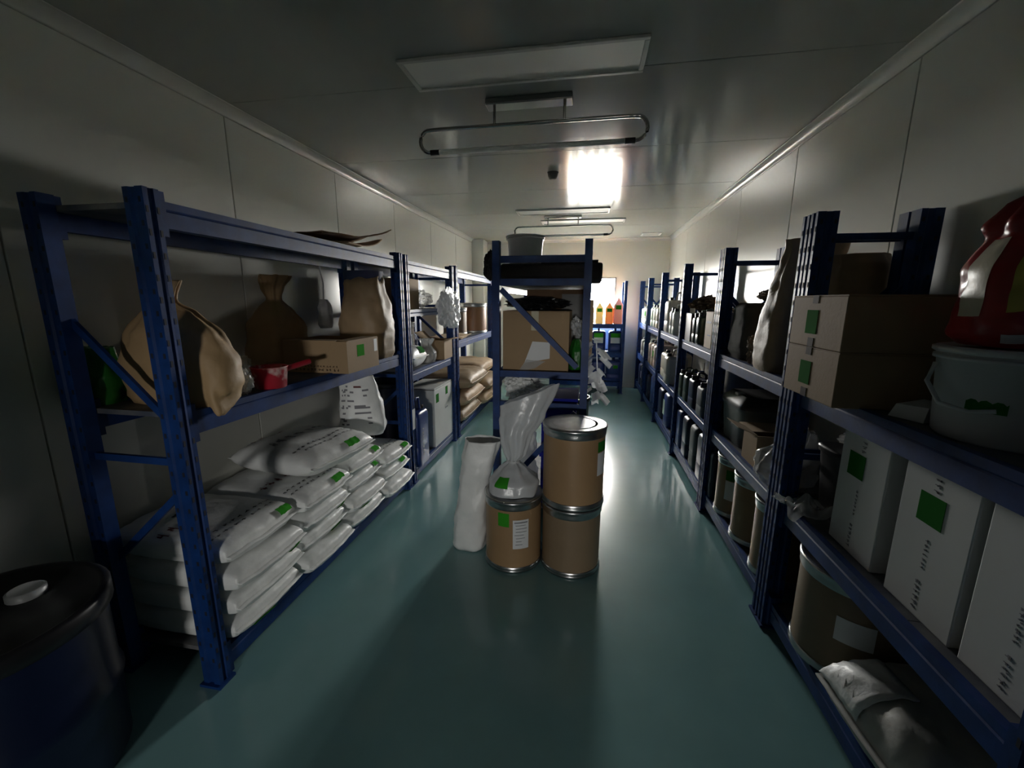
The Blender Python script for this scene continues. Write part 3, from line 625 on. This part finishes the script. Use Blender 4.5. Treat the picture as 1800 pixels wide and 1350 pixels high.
for z in (1.53,):
    x0 = rack_left2.location
    beam(rack_left2, LX - x0.x, 3.28 + .028 - x0.y, 4.46 - .028 - x0.y, z, 1, .06); beam(rack_left2, LB - x0.x, 3.308 - x0.y, 4.432 - x0.y, z, -1, .06); deck(rack_left2, LB + .008 - x0.x, LX - .008 - x0.x, 3.31 - x0.y, 4.43 - x0.y, z)
carton('carton', 'brown carton on the upper shelf of the second left rack', (-1.74, 3.62, 1.528), .32, .34, .27, m='carton')
crumple('plastic_bag', 'crumpled clear plastic on the upper shelf behind the hanging film', 'bag', (-1.66, 4.0, 1.528), .13, .14, .10, 2.2, 'film_clear', .45, 4)
crumple('plastic_film', 'big clump of clear plastic film hanging over the second left rack', 'plastic film', (-1.405, 4.16, 1.33), .10, .27, .22, 14.2, 'film_white', .42, 5, fr=2.3)
# --- third rack
D3 = 1.147
drum('brown fibre drum with pale lid on the third left rack', (-1.68, 6.06, D3), .195, .43, 'drum_board_red', 'lid_tan', None)
drum('dull fibre drum farther back on the third left rack', (-1.80, 5.55, D3), .16, .37, 'drum_board_dull', 'lid_tan', None)
for k in range(2):
    t = thing('cardboard_sheet', ['flat cardboard sheet lying on the third left rack shelf', 'upper flat cardboard sheet on the third left rack shelf'][k], 'cardboard', (-1.70, 5.05 - .05 * k, D3 + .006 + .014 * k), .1 - .2 * k, 'cardboard sheets on the third left rack')
    sheet(t, 'board', .38, .55, 3 + k, 'carton_pale' if k else 'carton', .004, .012, .005)
for ci, (yc, n) in enumerate([(5.04, 3), (5.97, 3)]):
    for k in range(n):
        cn = ['near', 'far'][ci]; word = ['bottom', 'middle', 'top'][k]
        sack_lying(f'brown kraft sack, {word} of the {cn} stack on the third left rack', (-1.69 + .05 * ((k + ci) % 3 - 1), yc, D1 + .214 * k), .66, .88, .212, 70 + ci * 6 + k, m='kraft_pale' if (k + ci) % 2 else 'kraft_sack',
                   group='kraft sacks piled on the third left rack', name='kraft_sack', flat=.36, wr=1.5)
crumple('paper_bag', 'crumpled white paper bag on top of the kraft sacks', 'bag', (-1.88, 5.55, D1 + .212 * 3 + .014), .09, .11, .08, 7.0, 'woven_white', .4, 3)
t = thing('plastic_barrel', 'dark blue barrel with black rim in the dark front left corner', 'barrel', (-1.80, .80, 0))
obj('body', MB().lathe([(.25, 0), (.27, .03), (.275, .28), (.285, .30), (.275, .32), (.275, .55), (.265, .6)], n=40), 'navy_plastic', t)
obj('rim', MB().lathe([(.272, .575), (.292, .585), (.292, .635), (.28, .645), (.262, .64), (.25, .615), (.01, .615)], n=40), 'black_plastic', t)
obj('bung', MB().lathe([(.05, .612), (.05, .635), (.042, .64)], -.04, .13, 20), 'bucket_white', t, label='white bung cap')

# ================================================================== middle island
DR = [drum('brown fibre drum on the floor with a white printed label and green sticker', (-.41, 2.355, 0), .172, .455, 'drum_board', 'lid_tan', None, [(-1.95, -1.55, .30, .385, 'sticker_green', 'sticker')], [(-1.42, -.86, .16, .345, True)]),
      drum('lower fibre drum of the two stacked in the aisle', (-.052, 2.37, 0), .175, .425, 'drum_board_dull'),
      drum('upper fibre drum with silver lid on top of another drum', (-.050, 2.37, .431), .180, .475, 'drum_board', stickers=[(-.72, -.22, .34, .40, 'sticker_dark_green', 'sticker')], papers=[(-.72, -.22, .20, .335, False)])]
# tied film bag with its top flaring open, standing on the drum lid
secs = [(0, .085, .08, 2.6, 0, -.02, 0), (.02, .145, .132, 2.6, 0, -.02, .01), (.08, .152, .138, 2.5, .004, 0, .02), (.145, .085, .08, 2.2, 0, .01, .06), (.185, .034, .034, 2, 0, .02, .14),
        (.23, .062, .05, 2, .01, .03, .12), (.36, .09, .06, 2, .012, .03, .10), (.47, .13, .06, 2, .045, .045, .07), (.605, .172, .055, 2, .085, .06, .05)]
mbk = bag_mb(secs, 9.1, .012, 0, 60, 60, 7, True)
for i, (x, y, z) in enumerate(mbk.v):
    if z > .4: mbk.v[i] = (x, y, z + (z - .4) * 2.1 * (x - .10))
t = thing('plastic_bag', 'white film bag tied at the neck with flaring top, standing on a drum', 'bag', (-.41, 2.345, .458))
obj('body', mbk, 'film_grey', t)
obj('sticker', decal(mbk, 60, 7, 12, 39, 44, .004), 'sticker_green', t, label='green label')
obj('tie', MB().lathe([(.036, .178), (.040, .185), (.036, .192)], 0, .02, 18), 'film_white', t)
secs = [(0, .095, .08, 3, 0, 0, 0), (.03, .108, .095, 3, 0, 0, 0), (.25, .105, .095, 2.8, .01, 0, .01), (.45, .10, .09, 2.6, .035, .01, .015), (.60, .105, .085, 2.5, .06, .02, .03), (.70, .115, .08, 2.4, .085, .03, .05), (.735, .118, .078, 2.4, .09, .03, .06)]
t = bag('woven_sack', 'tall open white woven sack standing on the floor left of the drums', 'sack', (-.715, 2.43, 0), secs, 4.9, 'woven_white', amp=.012, fold=5, topopen=True, solid=.004, rings=44, n=52, part='body')
t = crumple('plastic_film', 'crinkled silvery white film bundle on the middle rack behind the tied bag', 'plastic film', (-.445, 2.93, .893), .145, .12, .112, 17.7, 'woven_white', .45, 5, fr=3.2)
bag('plastic_bag', 'tall crinkled white film bag standing in the middle rack', 'bag', (-.455, 2.93, .137), [(0, .09, .10, 2.6, 0, 0, .02), (.05, .115, .11, 2.5, 0, 0, .03), (.45, .115, .11, 2.4, 0, 0, .06), (.65, .10, .09, 2.2, 0, 0, .1), (.755, .09, .08, 2.2, 0, 0, .12)], 3.9, 'film_white', amp=.03, fold=6, fr=12)
def crate(label, loc, sx, sy, h, m='blue_crate'):
    t = thing('plastic_crate', label, 'crate', loc, 0, 'blue crates in the middle rack'); a, b_ = sx / 2, sy / 2; q = .008
    obj('body', MB().box(-a, a, -b_, b_, 0, q).box(-a, a, -b_, -b_ + q, q, h).box(-a, a, b_ - q, b_, q, h).box(-a, -a + q, -b_ + q, b_ - q, q, h).box(a - q, a, -b_ + q, b_ - q, q, h), m, t)
    obj('rim', MB().box(-a - .012, a + .012, -b_ - .012, -b_, h - .035, h).box(-a - .012, a + .012, b_, b_ + .012, h - .035, h).box(-a - .012, -a, -b_, b_, h - .035, h).box(a, a + .012, -b_, b_, h - .035, h), m, t)
    obj('lid', MB().box(-a - .006, a + .006, -b_ - .006, b_ + .006, h - .012, h - .002), m, t)
    for z in (.3, .55): obj('ledge', MB().box(-a, a, -b_ - .006, -b_, h * z, h * z + .015), m, t)
    return t
crate('lower blue crate in the middle rack, right of the film bag', (-.175, 3.02, .137), .24, .36, .40)
crate('upper blue crate in the middle rack below the big carton', (-.175, 3.02, .538), .24, .36, .40)
t = thing('bin', 'black bin standing behind the blue crates', 'bin', (-.085, 3.42, .137)); obj('body', MB().lathe([(.11, 0), (.125, .66), (.135, .66), (.135, .69), (.12, .69), (.115, .66), (.1, .02), (.01, .02)], n=32), 'black_plastic', t)
t = carton('carton', 'big brown carton with a white sheet on its front in the middle rack', (-.345, 3.03, 1.118), .455, .42, .42, m='carton')
obj('paper_sheet', MB().prism([(-.075, .065), (.10, .10), (.10, .21), (-.02, .215)], -.2125, -.211, 'y'), 'paper_white', t, label='white paper sheet')
obj('tape', MB().box(-.03, .02, -.2115, -.2103, .29, .42), 'lid_tan', t); obj('film_pocket', MB().prism([(-.12, .0), (.0, .03), (.07, .08), (-.06, .09)], -.2135, -.2128, 'y'), 'film_clear', t)
t = tag(obj('plastic_film', crumple_mb(.245, .225, .05, 21.3, .35, 5, 3.0), 'film_black', None, (-.355, 3.02, 1.541)), 'crumpled black plastic film on top of the big carton', 'plastic film')
bag('plastic_bag', 'dark green plastic bag beside the big carton in the middle rack', 'bag', (-.07, 2.97, 1.118), [(0, .04, .08, 3, 0, 0, 0), (.03, .048, .095, 2.8, 0, 0, .02), (.14, .046, .09, 2.6, 0, 0, .04), (.20, .035, .06, 2.2, 0, 0, .08), (.225, .02, .04, 2, 0, 0, .1)], 25.0, 'green_bag', amp=.014, fold=6)
crumple('plastic_film', 'clear film draped over the green bag in the middle rack', 'plastic film', (-.068, 2.99, 1.346), .045, .09, .085, 27.0, 'film_white', .5, 4, fr=1.8)
carton('carton', 'dark brown carton behind the big carton in the middle rack', (-.255, 3.52, 1.118), .44, .46, .575, m='carton_dark')
t = thing('board', 'grey board leaning against the dark carton in the middle rack', 'board', (-.12, 3.268, 1.118), 0); obj('sheet', MB().box(-.08, .10, 0, .008, 0, .54), 'sheet_grey', t)
crumple('paper_bag', 'white paper scrap at the left of the middle rack shelf', 'paper', (-.54, 3.42, 1.118), .05, .06, .22, 29.0, 'woven_white', .3, 3)
carton('carton', 'tan carton at the far end of the middle rack', (-.20, 3.97, 1.118), .50, .36, .50, m='carton_pale')
# top shelf: black roll, bucket, black cloth
t = thing('black_mat', 'long black rolled mat across the top of the middle rack', 'mat', (-.265, 3.08, 1.728))
obj('body', MB().loft([[(x, y * k, .068 + z * k) for y, z in srect(.24, .066, 4, 32)] for x, k in ((-.335, .9), (-.325, 1), (0, 1.0), (.33, 1.0), (.345, .97), (.35, .88))], 0, True), 'black_cloth', t)
obj('fold', MB().loft([[(x, -.04 + y, .138 + z) for y, z in srect(.19, .008, 3, 20)] for x in (-.06, .32)], 0, True), 'film_black', t)
bucket('white plastic bucket with lid on top of the middle rack', (-.46, 3.08, 1.868), .115, .13, .19, 'bucket_white')
crumple('black_cloth', 'black cloth hanging at the left post of the middle rack', 'cloth', (-.665, 2.87, 1.74), .055, .06, .11, 31.0, 'black_cloth', .3, 4)
# bunch of small white bags hanging on the right side of the island
t = thing('bag_bunch', 'bunch of small white plastic bags hanging down the side of the middle rack', 'bags', (.10, 3.50, .75)); rng = random.Random(4)
for k in range(22):
    z = .02 + .50 * k / 21; a = rng.random() * 6.28; s = .035 + .03 * rng.random(); cx_, cy_ = .015 + .05 * math.cos(a) * .7, .07 * math.sin(a)
    tl = Vector((math.cos(a), math.sin(a), -.6)).normalized(); sd = Vector((-math.sin(a), math.cos(a), 0))
    P = lambda u, v: tuple(Vector((cx_ - .03, cy_, z)) + tl * s * 1.7 * v + sd * s * (u - .5) * 1.6 + Vector((0, 0, .012 * math.sin(5 * u + k) - .02 * v * v)))
    obj('bag_leaf', MB().grid(P, 4, 4), 'film_white', t)
obj('cord', MB().tube([(-.055, 0, .55), (-.02, 0, .53), (0, 0, .25), (.01, 0, .02)], .006, 6), 'film_white', t)
# ================================================================== back rack
def bk(name, label, x, z, w_, d_, h, m, **k): return jerry(name, label, (x, 7.62, z), w_, d_, h, m, **k)
for x, w_, h, m, lb in ((.205, .135, .37, 'liquid_yellow', 'pale yellow liquid bottle under the window'), (.375, .14, .37, 'liquid_orange', 'orange liquid bottle under the window'), (.525, .155, .45, 'liquid_pink', 'tall pink liquid bottle at the right of the window shelf')):
    jerry('liquid_bottle', lb, (x, 7.64, 1.222), w_, .20, h, m, peak=True, group='coloured liquid bottles on the back rack', cap='jug_white', cat='bottle',
          sticker=('-y', -w_ * .3, w_ * .3, h * .56, h * .72, .1005, 'sticker_green'))
for k, x in enumerate((-.50, -.31, -.12, .04)):
    jerry('liquid_bottle', ['amber', 'second', 'third', 'fourth'][k] + ' liquid bottle on the back rack, hidden behind the middle rack', (x, 7.64, 1.222), .145, .20, .37, ['liquid_orange', 'liquid_yellow', 'liquid_pink', 'liquid_yellow'][k], peak=True, group='coloured liquid bottles on the back rack', cap='jug_white', cat='bottle')
for k, x in enumerate((-.45, -.12)):
    jerry('jerry_can', ['far left', 'inner left'][k] + ' blue can on the middle shelf of the back rack', (x, 7.64, .717), .26, .30, .42, 'blue_plastic', group='blue cans on the back rack')
    jerry('jerry_can', ['far left', 'inner left'][k] + ' blue can on the bottom shelf of the back rack', (x, 7.64, .197), .28, .32, .42, 'blue_plastic', group='blue cans on the back rack')
for k, x in enumerate((.21, .50)):
    jerry('jerry_can', ['blue jerry can with green and white labels, left on the back rack middle shelf', 'blue jerry can with green and white labels, right on the back rack middle shelf'][k], (x, 7.64, .717), .24, .30, .42, 'blue_plastic', group='blue cans on the back rack',
          sticker=('-y', -.085, .075, .27, .345, .1505, 'sticker_green'), paper=('-y', -.085, .075, .17, .268, .1505, 'paper_white'))
    jerry('jerry_can', ['blue square can at the bottom left of the back rack', 'blue square can with pale green sticker at the bottom right of the back rack'][k], (x, 7.64, .197), .26, .32, .42, 'blue_plastic', group='blue cans on the back rack',
          sticker=('-y', -.02, .06, .24, .30, .1605, 'sticker_green') if k else None)

# ================================================================== goods on the right
U, MD, LO = 1.237, .677, .152
Rz = PI / 2
def rj(label, y, z, wy, dx, h, m, x=None, **k):
    return jerry('jerry_can', label, (x or (.935 + dx / 2 + .01), y, z), wy, dx, h, m, rz=Rz, **k)
gs = lambda wy, h, dx: ('+y', -.3 * dx, .3 * dx, .45 * h, .7 * h, wy, 'sticker_green')
for k, y in enumerate((7.12, 7.32, 7.52, 7.72)):
    rj(['first', 'second', 'third', 'last'][k] + ' pale green-white jug in the farthest right bay, top shelf', y, U, .15, .28, .29, 'jug_green_white' if k % 2 == 0 else 'jug_white', group='jugs on the far right top shelf', sticker=('+y', -.05, .05, .14, .22, .1402, 'sticker_green') if k == 1 else None)
for k, y in enumerate((6.14, 6.38, 6.62)):
    rj(['nearest', 'middle', 'farthest'][k] + ' cream jug of three on the right top shelf, second bay from the back', y, U, .19, .30, .32, ['jug_cream', 'jug_white', 'jug_green_white'][k], group='jugs on the far right top shelf')
rj('tall grey jerry can with pale front on the right top shelf', 5.42, U, .26, .32, .43, 'jug_silver')
rj('white slim bottle on the right top shelf beside the tall grey can', 5.12, U, .11, .20, .30, 'jug_white'); rj('nearer white slim bottle beside the post on the right top shelf', 4.96, U, .11, .20, .29, 'jug_white')
carton('carton', 'dark box under crumpled brown plastic on the right top shelf', (1.12, 4.24, U), .34, .22, .26, m='dark_lid')
crumple('plastic_bag', 'crumpled brown plastic bag on the dark box, right top shelf', 'bag', (1.10, 4.24, U + .262), .15, .12, .09, 33.0, 'brown_plastic', .45, 4)
crumple('plastic_bag', 'second crumpled brown bag on the right top shelf behind the dark green jugs', 'bag', (1.24, 3.93, U), .09, .13, .19, 34.0, 'brown_plastic', .4, 4)
rj('dark green jug, farther of two on the right top shelf', 4.02, U, .10, .18, .26, 'jug_dark_green'); rj('dark green jug, nearer of two on the right top shelf', 3.88, U, .10, .18, .27, 'jug_dark_green')
t = carton('carton', 'narrow tan carton standing by the double post on the right top shelf', (1.04, 3.56, U), .17, .20, .29, m='carton_pale')
patch(t, 'printing', '-x', -.06, .05, .20, .215, .0855, 'ink_grey'); patch(t, 'printing', '-x', -.06, .02, .10, .11, .0855, 'ink_grey')
# second right rack, top shelf
t = bag('dark_sack', 'big dark grey dusty sack on the second right rack, top shelf', 'sack', (1.14, 2.97, U), [(0, .17, .17, 3.5, 0, 0, 0), (.05, .185, .19, 3.5, 0, 0, .01), (.22, .18, .185, 3.2, 0, 0, .015), (.33, .175, .175, 3, 0, 0, .015), (.36, .15, .15, 2.6, 0, 0, .02)], 15.5, 'dusty_film', amp=.010, fold=6)
crumple('cloth', 'rolled brown cloth lying on the dark grey sack', 'cloth', (1.17, 2.95, U + .362), .10, .15, .05, 36.0, 'cloth_brown', .3, 4)
crumple('kraft_paper', 'crumpled silvery paper beside the kraft sack on the right top shelf', 'paper', (1.00, 2.68, U), .06, .07, .11, 38.0, 'cloth_brown', .5, 4, fr=3.4)
bag('kraft_bag', 'tall kraft sack leaning towards the double post, right top shelf', 'bag', (1.07, 2.47, U), [(0, .13, .13, 4, 0, 0, 0), (.03, .145, .145, 4, 0, 0, 0), (.25, .145, .14, 3.4, .0, -.02, .02), (.50, .14, .09, 3, .02, -.07, .04), (.67, .135, .035, 2.5, .03, -.12, .06)], 18.8, 'kraft_sack', amp=.012, fold=7)
bag('kraft_bag', 'kraft sack seen through the frame above the stacked cartons', 'bag', (1.205, 2.205, U), [(0, .11, .07, 4, 0, 0, 0), (.03, .13, .085, 4, 0, 0, 0), (.35, .13, .085, 3.4, 0, 0, .02), (.52, .125, .06, 3, 0, .0, .03), (.58, .12, .03, 2.5, 0, 0, .05)], 20.8, 'kraft', amp=.016, fold=6)
# mid shelf
rj('white jug in the farthest right bay, middle shelf', 7.25, MD, .16, .28, .30, 'jug_white'); rj('grey jug in the farthest right bay, middle shelf', 7.55, MD, .18, .28, .32, 'jug_grey')
for k, y in enumerate((6.12, 6.36, 6.62)):
    rj(['nearest', 'middle', 'farthest'][k] + ' pinkish jug on the right middle shelf, second bay from the back', y, MD, .18, .30, .36, 'jug_pink', group='pinkish jugs on the right middle shelf', sticker=('+y', .03, .11, .16, .24, .1502, 'sticker_dark_green') if k == 0 else None)
rj('broad cream can on the right middle shelf', 5.40, MD, .36, .32, .34, 'jug_cream'); rj('grey jug nearest the post on the right middle shelf', 4.98, MD, .20, .24, .35, 'jug_silver', x=1.02)
for k, (y, m, wy, h) in enumerate(((4.30, 'jug_dark_green', .12, .26), (4.10, 'jug_dark_green', .14, .27), (3.86, 'navy_plastic', .19, .28), (3.56, 'tub_grey', .20, .27))):
    rj(['farthest dark green jug of the front row on the right middle shelf', 'second dark green jug in the front row, right middle shelf', 'navy blue jug with shiny shoulders in the front row, right middle shelf', 'grey jug beside the double post in the front row, right middle shelf'][k], y, MD, wy, .16, h, m, x=1.01, group='front row jugs on the right middle shelf')
for k, y in enumerate((4.05, 3.66)):
    rj(['farther silver-grey can behind the dark jugs, right middle shelf', 'nearer silver-grey can behind the dark jugs, right middle shelf'][k], y, MD, .34, .20, .46, 'jug_silver', x=1.22, group='silver cans behind the front row')
t = thing('tub', 'dark grey tub with lid and white latch on the second right rack', 'tub', (1.135, 2.93, MD))
obj('body', MB().loft([[(x, y, z) for x, y in srect(.165 * k, .215 * k, 7, 36)] for z, k in ((0, .86), (.01, .88), (.24, .98), (.245, 1.02), (.26, 1.03))], 0, True), 'tub_grey', t)
obj('lid', MB().loft([[(x, y, z) for x, y in srect(.165 * k, .215 * k, 7, 36)] for z, k in ((.26, 1.03), (.275, 1.03), (.29, .98), (.32, .80), (.33, .74))], 0, True), 'dark_lid', t)
obj('latch', MB().box(-.135, -.085, -.03, .03, .30, .335), 'bucket_white', t, bevel=.006, label='white latch')
t = carton('carton', 'small open carton with a pale flap on the right middle shelf', (1.055, 2.52, MD), .19, .20, .19, m='carton', open_top=True)
obj('flap', MB().prism([(-.095, .192), (-.20, .235), (-.20, .239), (-.095, .196)], -.10, .10, 'y'), 'carton_pale', t); obj('flap', MB().prism([(-.1, .191), (.1, .191), (.1, .195), (-.1, .195)], -.02, .18, 'y'), 'carton_pale', t)
bag('plastic_bag', 'shiny clear plastic bag spilling over the right middle shelf edge', 'bag', (1.055, 2.28, MD), [(0, .11, .11, 3, -.01, 0, .02), (.04, .125, .125, 2.8, -.01, 0, .05), (.13, .115, .115, 2.4, 0, -.01, .09), (.22, .07, .08, 2.2, .03, -.03, .14), (.29, .035, .05, 2, .05, -.05, .2)], 13.4, 'film_clear', amp=.03, fold=8, fr=11)
# low shelf
for k, (y, st) in enumerate(((2.93, 1), (2.59, 0), (2.26, 0))):
    drum(['fibre drum with green and white labels at the bottom of the second right rack', 'middle fibre drum at the bottom of the second right rack', 'fibre drum nearest the double post at the bottom of the second right rack'][k], (1.085, y, LO), .145, .42 - .0 * k, 'drum_board', group='fibre drums under the right middle shelf',
         stickers=[(3.75, 4.45, .27, .34, 'sticker_dark_green', 'sticker')] if st else (), papers=[(3.75, 4.45, .13, .265, False)] if st else ())
rj('dark blue can at the bottom behind the fibre drums', 3.14, LO, .10, .24, .40, 'navy_plastic')
for k, y in enumerate((4.30, 4.02, 3.72, 3.46)):
    rj(['farthest', 'second', 'third', 'nearest'][k] + ' tall can at the bottom of the third right bay', y, LO, .20, .26, .43, ['blue_plastic', 'navy_plastic', 'tub_grey', 'navy_plastic'][k], group='tall cans on the right bottom shelf')
rj('blue can with pale label at the bottom of the fourth right bay', 5.02, LO, .26, .30, .44, 'blue_plastic', paper=('+y', .02, .13, .12, .30, .1502, 'jug_green_white')); rj('dark blue can next to the labelled can, right bottom shelf', 5.42, LO, .26, .30, .42, 'navy_plastic')
t = thing('plastic_drum', 'round blue drum at the bottom of the fifth right bay', 'drum', (1.09, 6.15, LO)); obj('body', MB().lathe([(.13, 0), (.15, .02), (.15, .38), (.12, .44), (.05, .45)], n=32), 'blue_plastic', t); obj('cap', MB().lathe([(.04, .448), (.04, .475), (.034, .48)], n=18), 'blue_plastic', t)
rj('dark can beside the round blue drum, right bottom shelf', 6.55, LO, .22, .30, .40, 'navy_plastic'); rj('dark blue can with white label at the far right bottom corner', 7.30, LO, .24, .30, .42, 'navy_plastic', paper=('+y', .02, .10, .16, .28, .1502, 'paper_white')); rj('blue can last in the far right bottom corner', 7.62, LO, .24, .30, .42, 'navy_plastic')
# --- nearest right rack
for k in range(2):
    t = carton('carton', ['lower of two stacked brown cartons on the right, green label', 'upper of two stacked brown cartons on the right, green label'][k], (1.105, 1.775, U + .196 * k), .50, .375, .195, group='two stacked brown cartons')
    patch(t, 'sticker', '-x', -.015, .065, .05, .14, .2505, 'sticker_dark_green', label='green label')
    patch(t, 'tape', '-x', -.005, .035, .165, .194, .2505, 'tape_dark'); patch(t, 'tape', '-x', -.005, .035, .001, .035, .2505, 'tape_dark'); obj('tape', MB().box(-.25, .25, -.02, .02, .1952, .1957), 'tape_dark', t)
bucket('white bucket with lid at the right edge, under the red bag', (1.135, 1.30, U), .15, .168, .25)
t = [o for o in SC.objects if o.name.startswith('bucket') and o.get('label', '').startswith('white bucket with lid at the right')][0]
obj('handle', MB().tube([(-.165, .05, .20), (-.185, .04, .15), (-.19, -.02, .10), (-.165, -.08, .09), (-.13, -.11, .10)], .006, 8), 'bucket_white', t, label='white bail handle')
obj('sticker', curved(.152, 3.45, 3.95, .09, .17, .006), 'sticker_dark_green', t, label='green label')
secs = [(0, .13, .10, 3, 0, 0, 0), (.03, .15, .12, 3, 0, 0, .01), (.20, .145, .115, 2.8, 0, 0, .02), (.28, .12, .10, 2.4, .01, 0, .05), (.31, .13, .10, 2.4, .01, 0, .08), (.36, .10, .07, 2.2, .01, 0, .12), (.41, .05, .04, 2, .02, .0, .15)]
mbk = bag_mb(secs, 22.0, .014, 0, 48, 36, 7)
t = thing('red_bag', 'red and yellow printed bag standing on the white bucket lid', 'bag', (1.15, 1.32, U + .253)); obj('body', mbk, 'red_bag', t)
obj('side_panel', decal(mbk, 48, 7, 24, 22, 25, .002), 'cream_bag', t, label='cream side panel'); obj('print_panel', decal(mbk, 48, 8, 22, 28, 33, .002), 'yellow_print', t, label='yellow printed patch')
obj('print_panel', decal(mbk, 48, 1, 3, 28, 31, .003), 'paper_white', t, label='white printed patch')
t = thing('paper_scrap', 'folded white paper lying beside the bucket on the right shelf', 'paper', (1.07, 1.50, U + .001), .4); obj('sheet', MB().loft([[(-.07, -.05, .0), (.07, -.05, 0), (.07, .05, 0), (-.07, .05, 0)], [(-.05, -.045, .045), (.06, -.04, .05), (.06, .04, .05), (-.05, .045, .04)]], 0, False), 'paper_white', t)
for k, (y0, y1) in enumerate(((1.49, 1.745), (1.165, 1.42), (.895, 1.135))):
    t = carton('carton', ['white carton beside the dark tub on the nearest right rack', 'middle white carton of three on the nearest right rack', 'white carton cut by the right edge of the picture'][k], (1.175, (y0 + y1) / 2, MD), .35, y1 - y0, .455, m='carton_white', group='white cartons on the right middle shelf')
    w_ = (y1 - y0) / 2
    if k < 2: patch(t, 'sticker', '-x', -.035 + .02 * (1 - k), .055 + .02 * (1 - k), .29, .38, .1755, 'sticker_dark_green', label='green label')
    mb = MB(); rng = random.Random(40 + k)
    for (u0, u1, v0, v1) in strokes(rng, .02, .12, -.004, .012, 6) + strokes(rng, .15, .25, -.004, .006, 7) + strokes(rng, .39, .44, -.008, .014, 3): mb.box(-.1765, -.1752, v0, v1, u0, u1)
    obj('printing', mb, 'ink_grey', t)
t = thing('tub', 'dark tub behind the post on the nearest right rack, middle shelf', 'tub', (1.19, 1.895, MD)); obj('body', MB().loft([[(x, y, z) for x, y in srect(.15 * k, .10 * k, 6, 32)] for z, k in ((0, .85), (.28, 1), (.285, 1.05), (.30, 1.05))], 0, True), 'dark_lid', t)
obj('lid', MB().loft([[(x, y, z) for x, y in srect(.15 * k, .10 * k, 6, 32)] for z, k in ((.30, 1.07), (.31, 1.07), (.315, 1.0))], 0, True), 'black_plastic', t)
crumple('plastic_film', 'crumpled clear film on the dark tub lid', 'plastic film', (1.19, 1.895, MD + .316), .12, .085, .05, 44.0, 'film_clear', .45, 4)
def film_sheet(name, label, cat, loc, sx, sy, hgt, seed, m, rz=0):
    P = lambda u, v: (sx * (u - .5) + .02 * nz(v * 3, seed, u * 2), sy * (v - .5) + .02 * nz(u * 3, seed + 4, 1), max(.002, hgt * (.35 + .9 * nz(u * 2.4 + seed, v * 2.4, 1) + .45 * nz(u * 6, v * 6 + seed, 2)) + hgt * .5 * math.sin(PI * v)))
    return tag(obj(name, MB().grid(P, 30, 30), m, None, loc), label, cat) if not rz else None
film_sheet('plastic_film', 'clear plastic film spilling from the shelf at the right front post', 'plastic film', (.985, 1.89, MD + .002), .23, .19, .075, 3.7, 'film_clear')
drum('wide fibre drum at the bottom of the nearest right rack', (1.125, 1.715, LO), .20, .425, 'drum_board_dull', group=None, papers=[(3.9, 4.5, .18, .28, False)])
t = sack_lying('white and grey woven sack slumped on the bottom right shelf', (1.085, 1.27, LO), .36, .46, .22, 90.0, rz=.08, m='woven_grey', flat=.42, wr=2.2, name='woven_sack')
P = pillow(.36, .46, .22, 90.0, .42, 2.2)
obj('flap', MB().grid(lambda u, v: P(-.95 + .9 * v, .05 + .9 * u, 1, .008) + Vector((0, 0, .004)), 14, 14), 'woven_white', t, label='white folded end', solid=.004)
t = thing('bottle', 'small white bottle at the bottom right corner of the picture', 'bottle', (1.348, 1.33, LO)); obj('body', MB().lathe([(.04, 0), (.045, .006), (.045, .21), (.03, .24), (.024, .245)], n=24), 'bucket_white', t); obj('cap', MB().lathe([(.027, .245), (.027, .275), (.023, .28)], n=18), 'tub_grey', t)
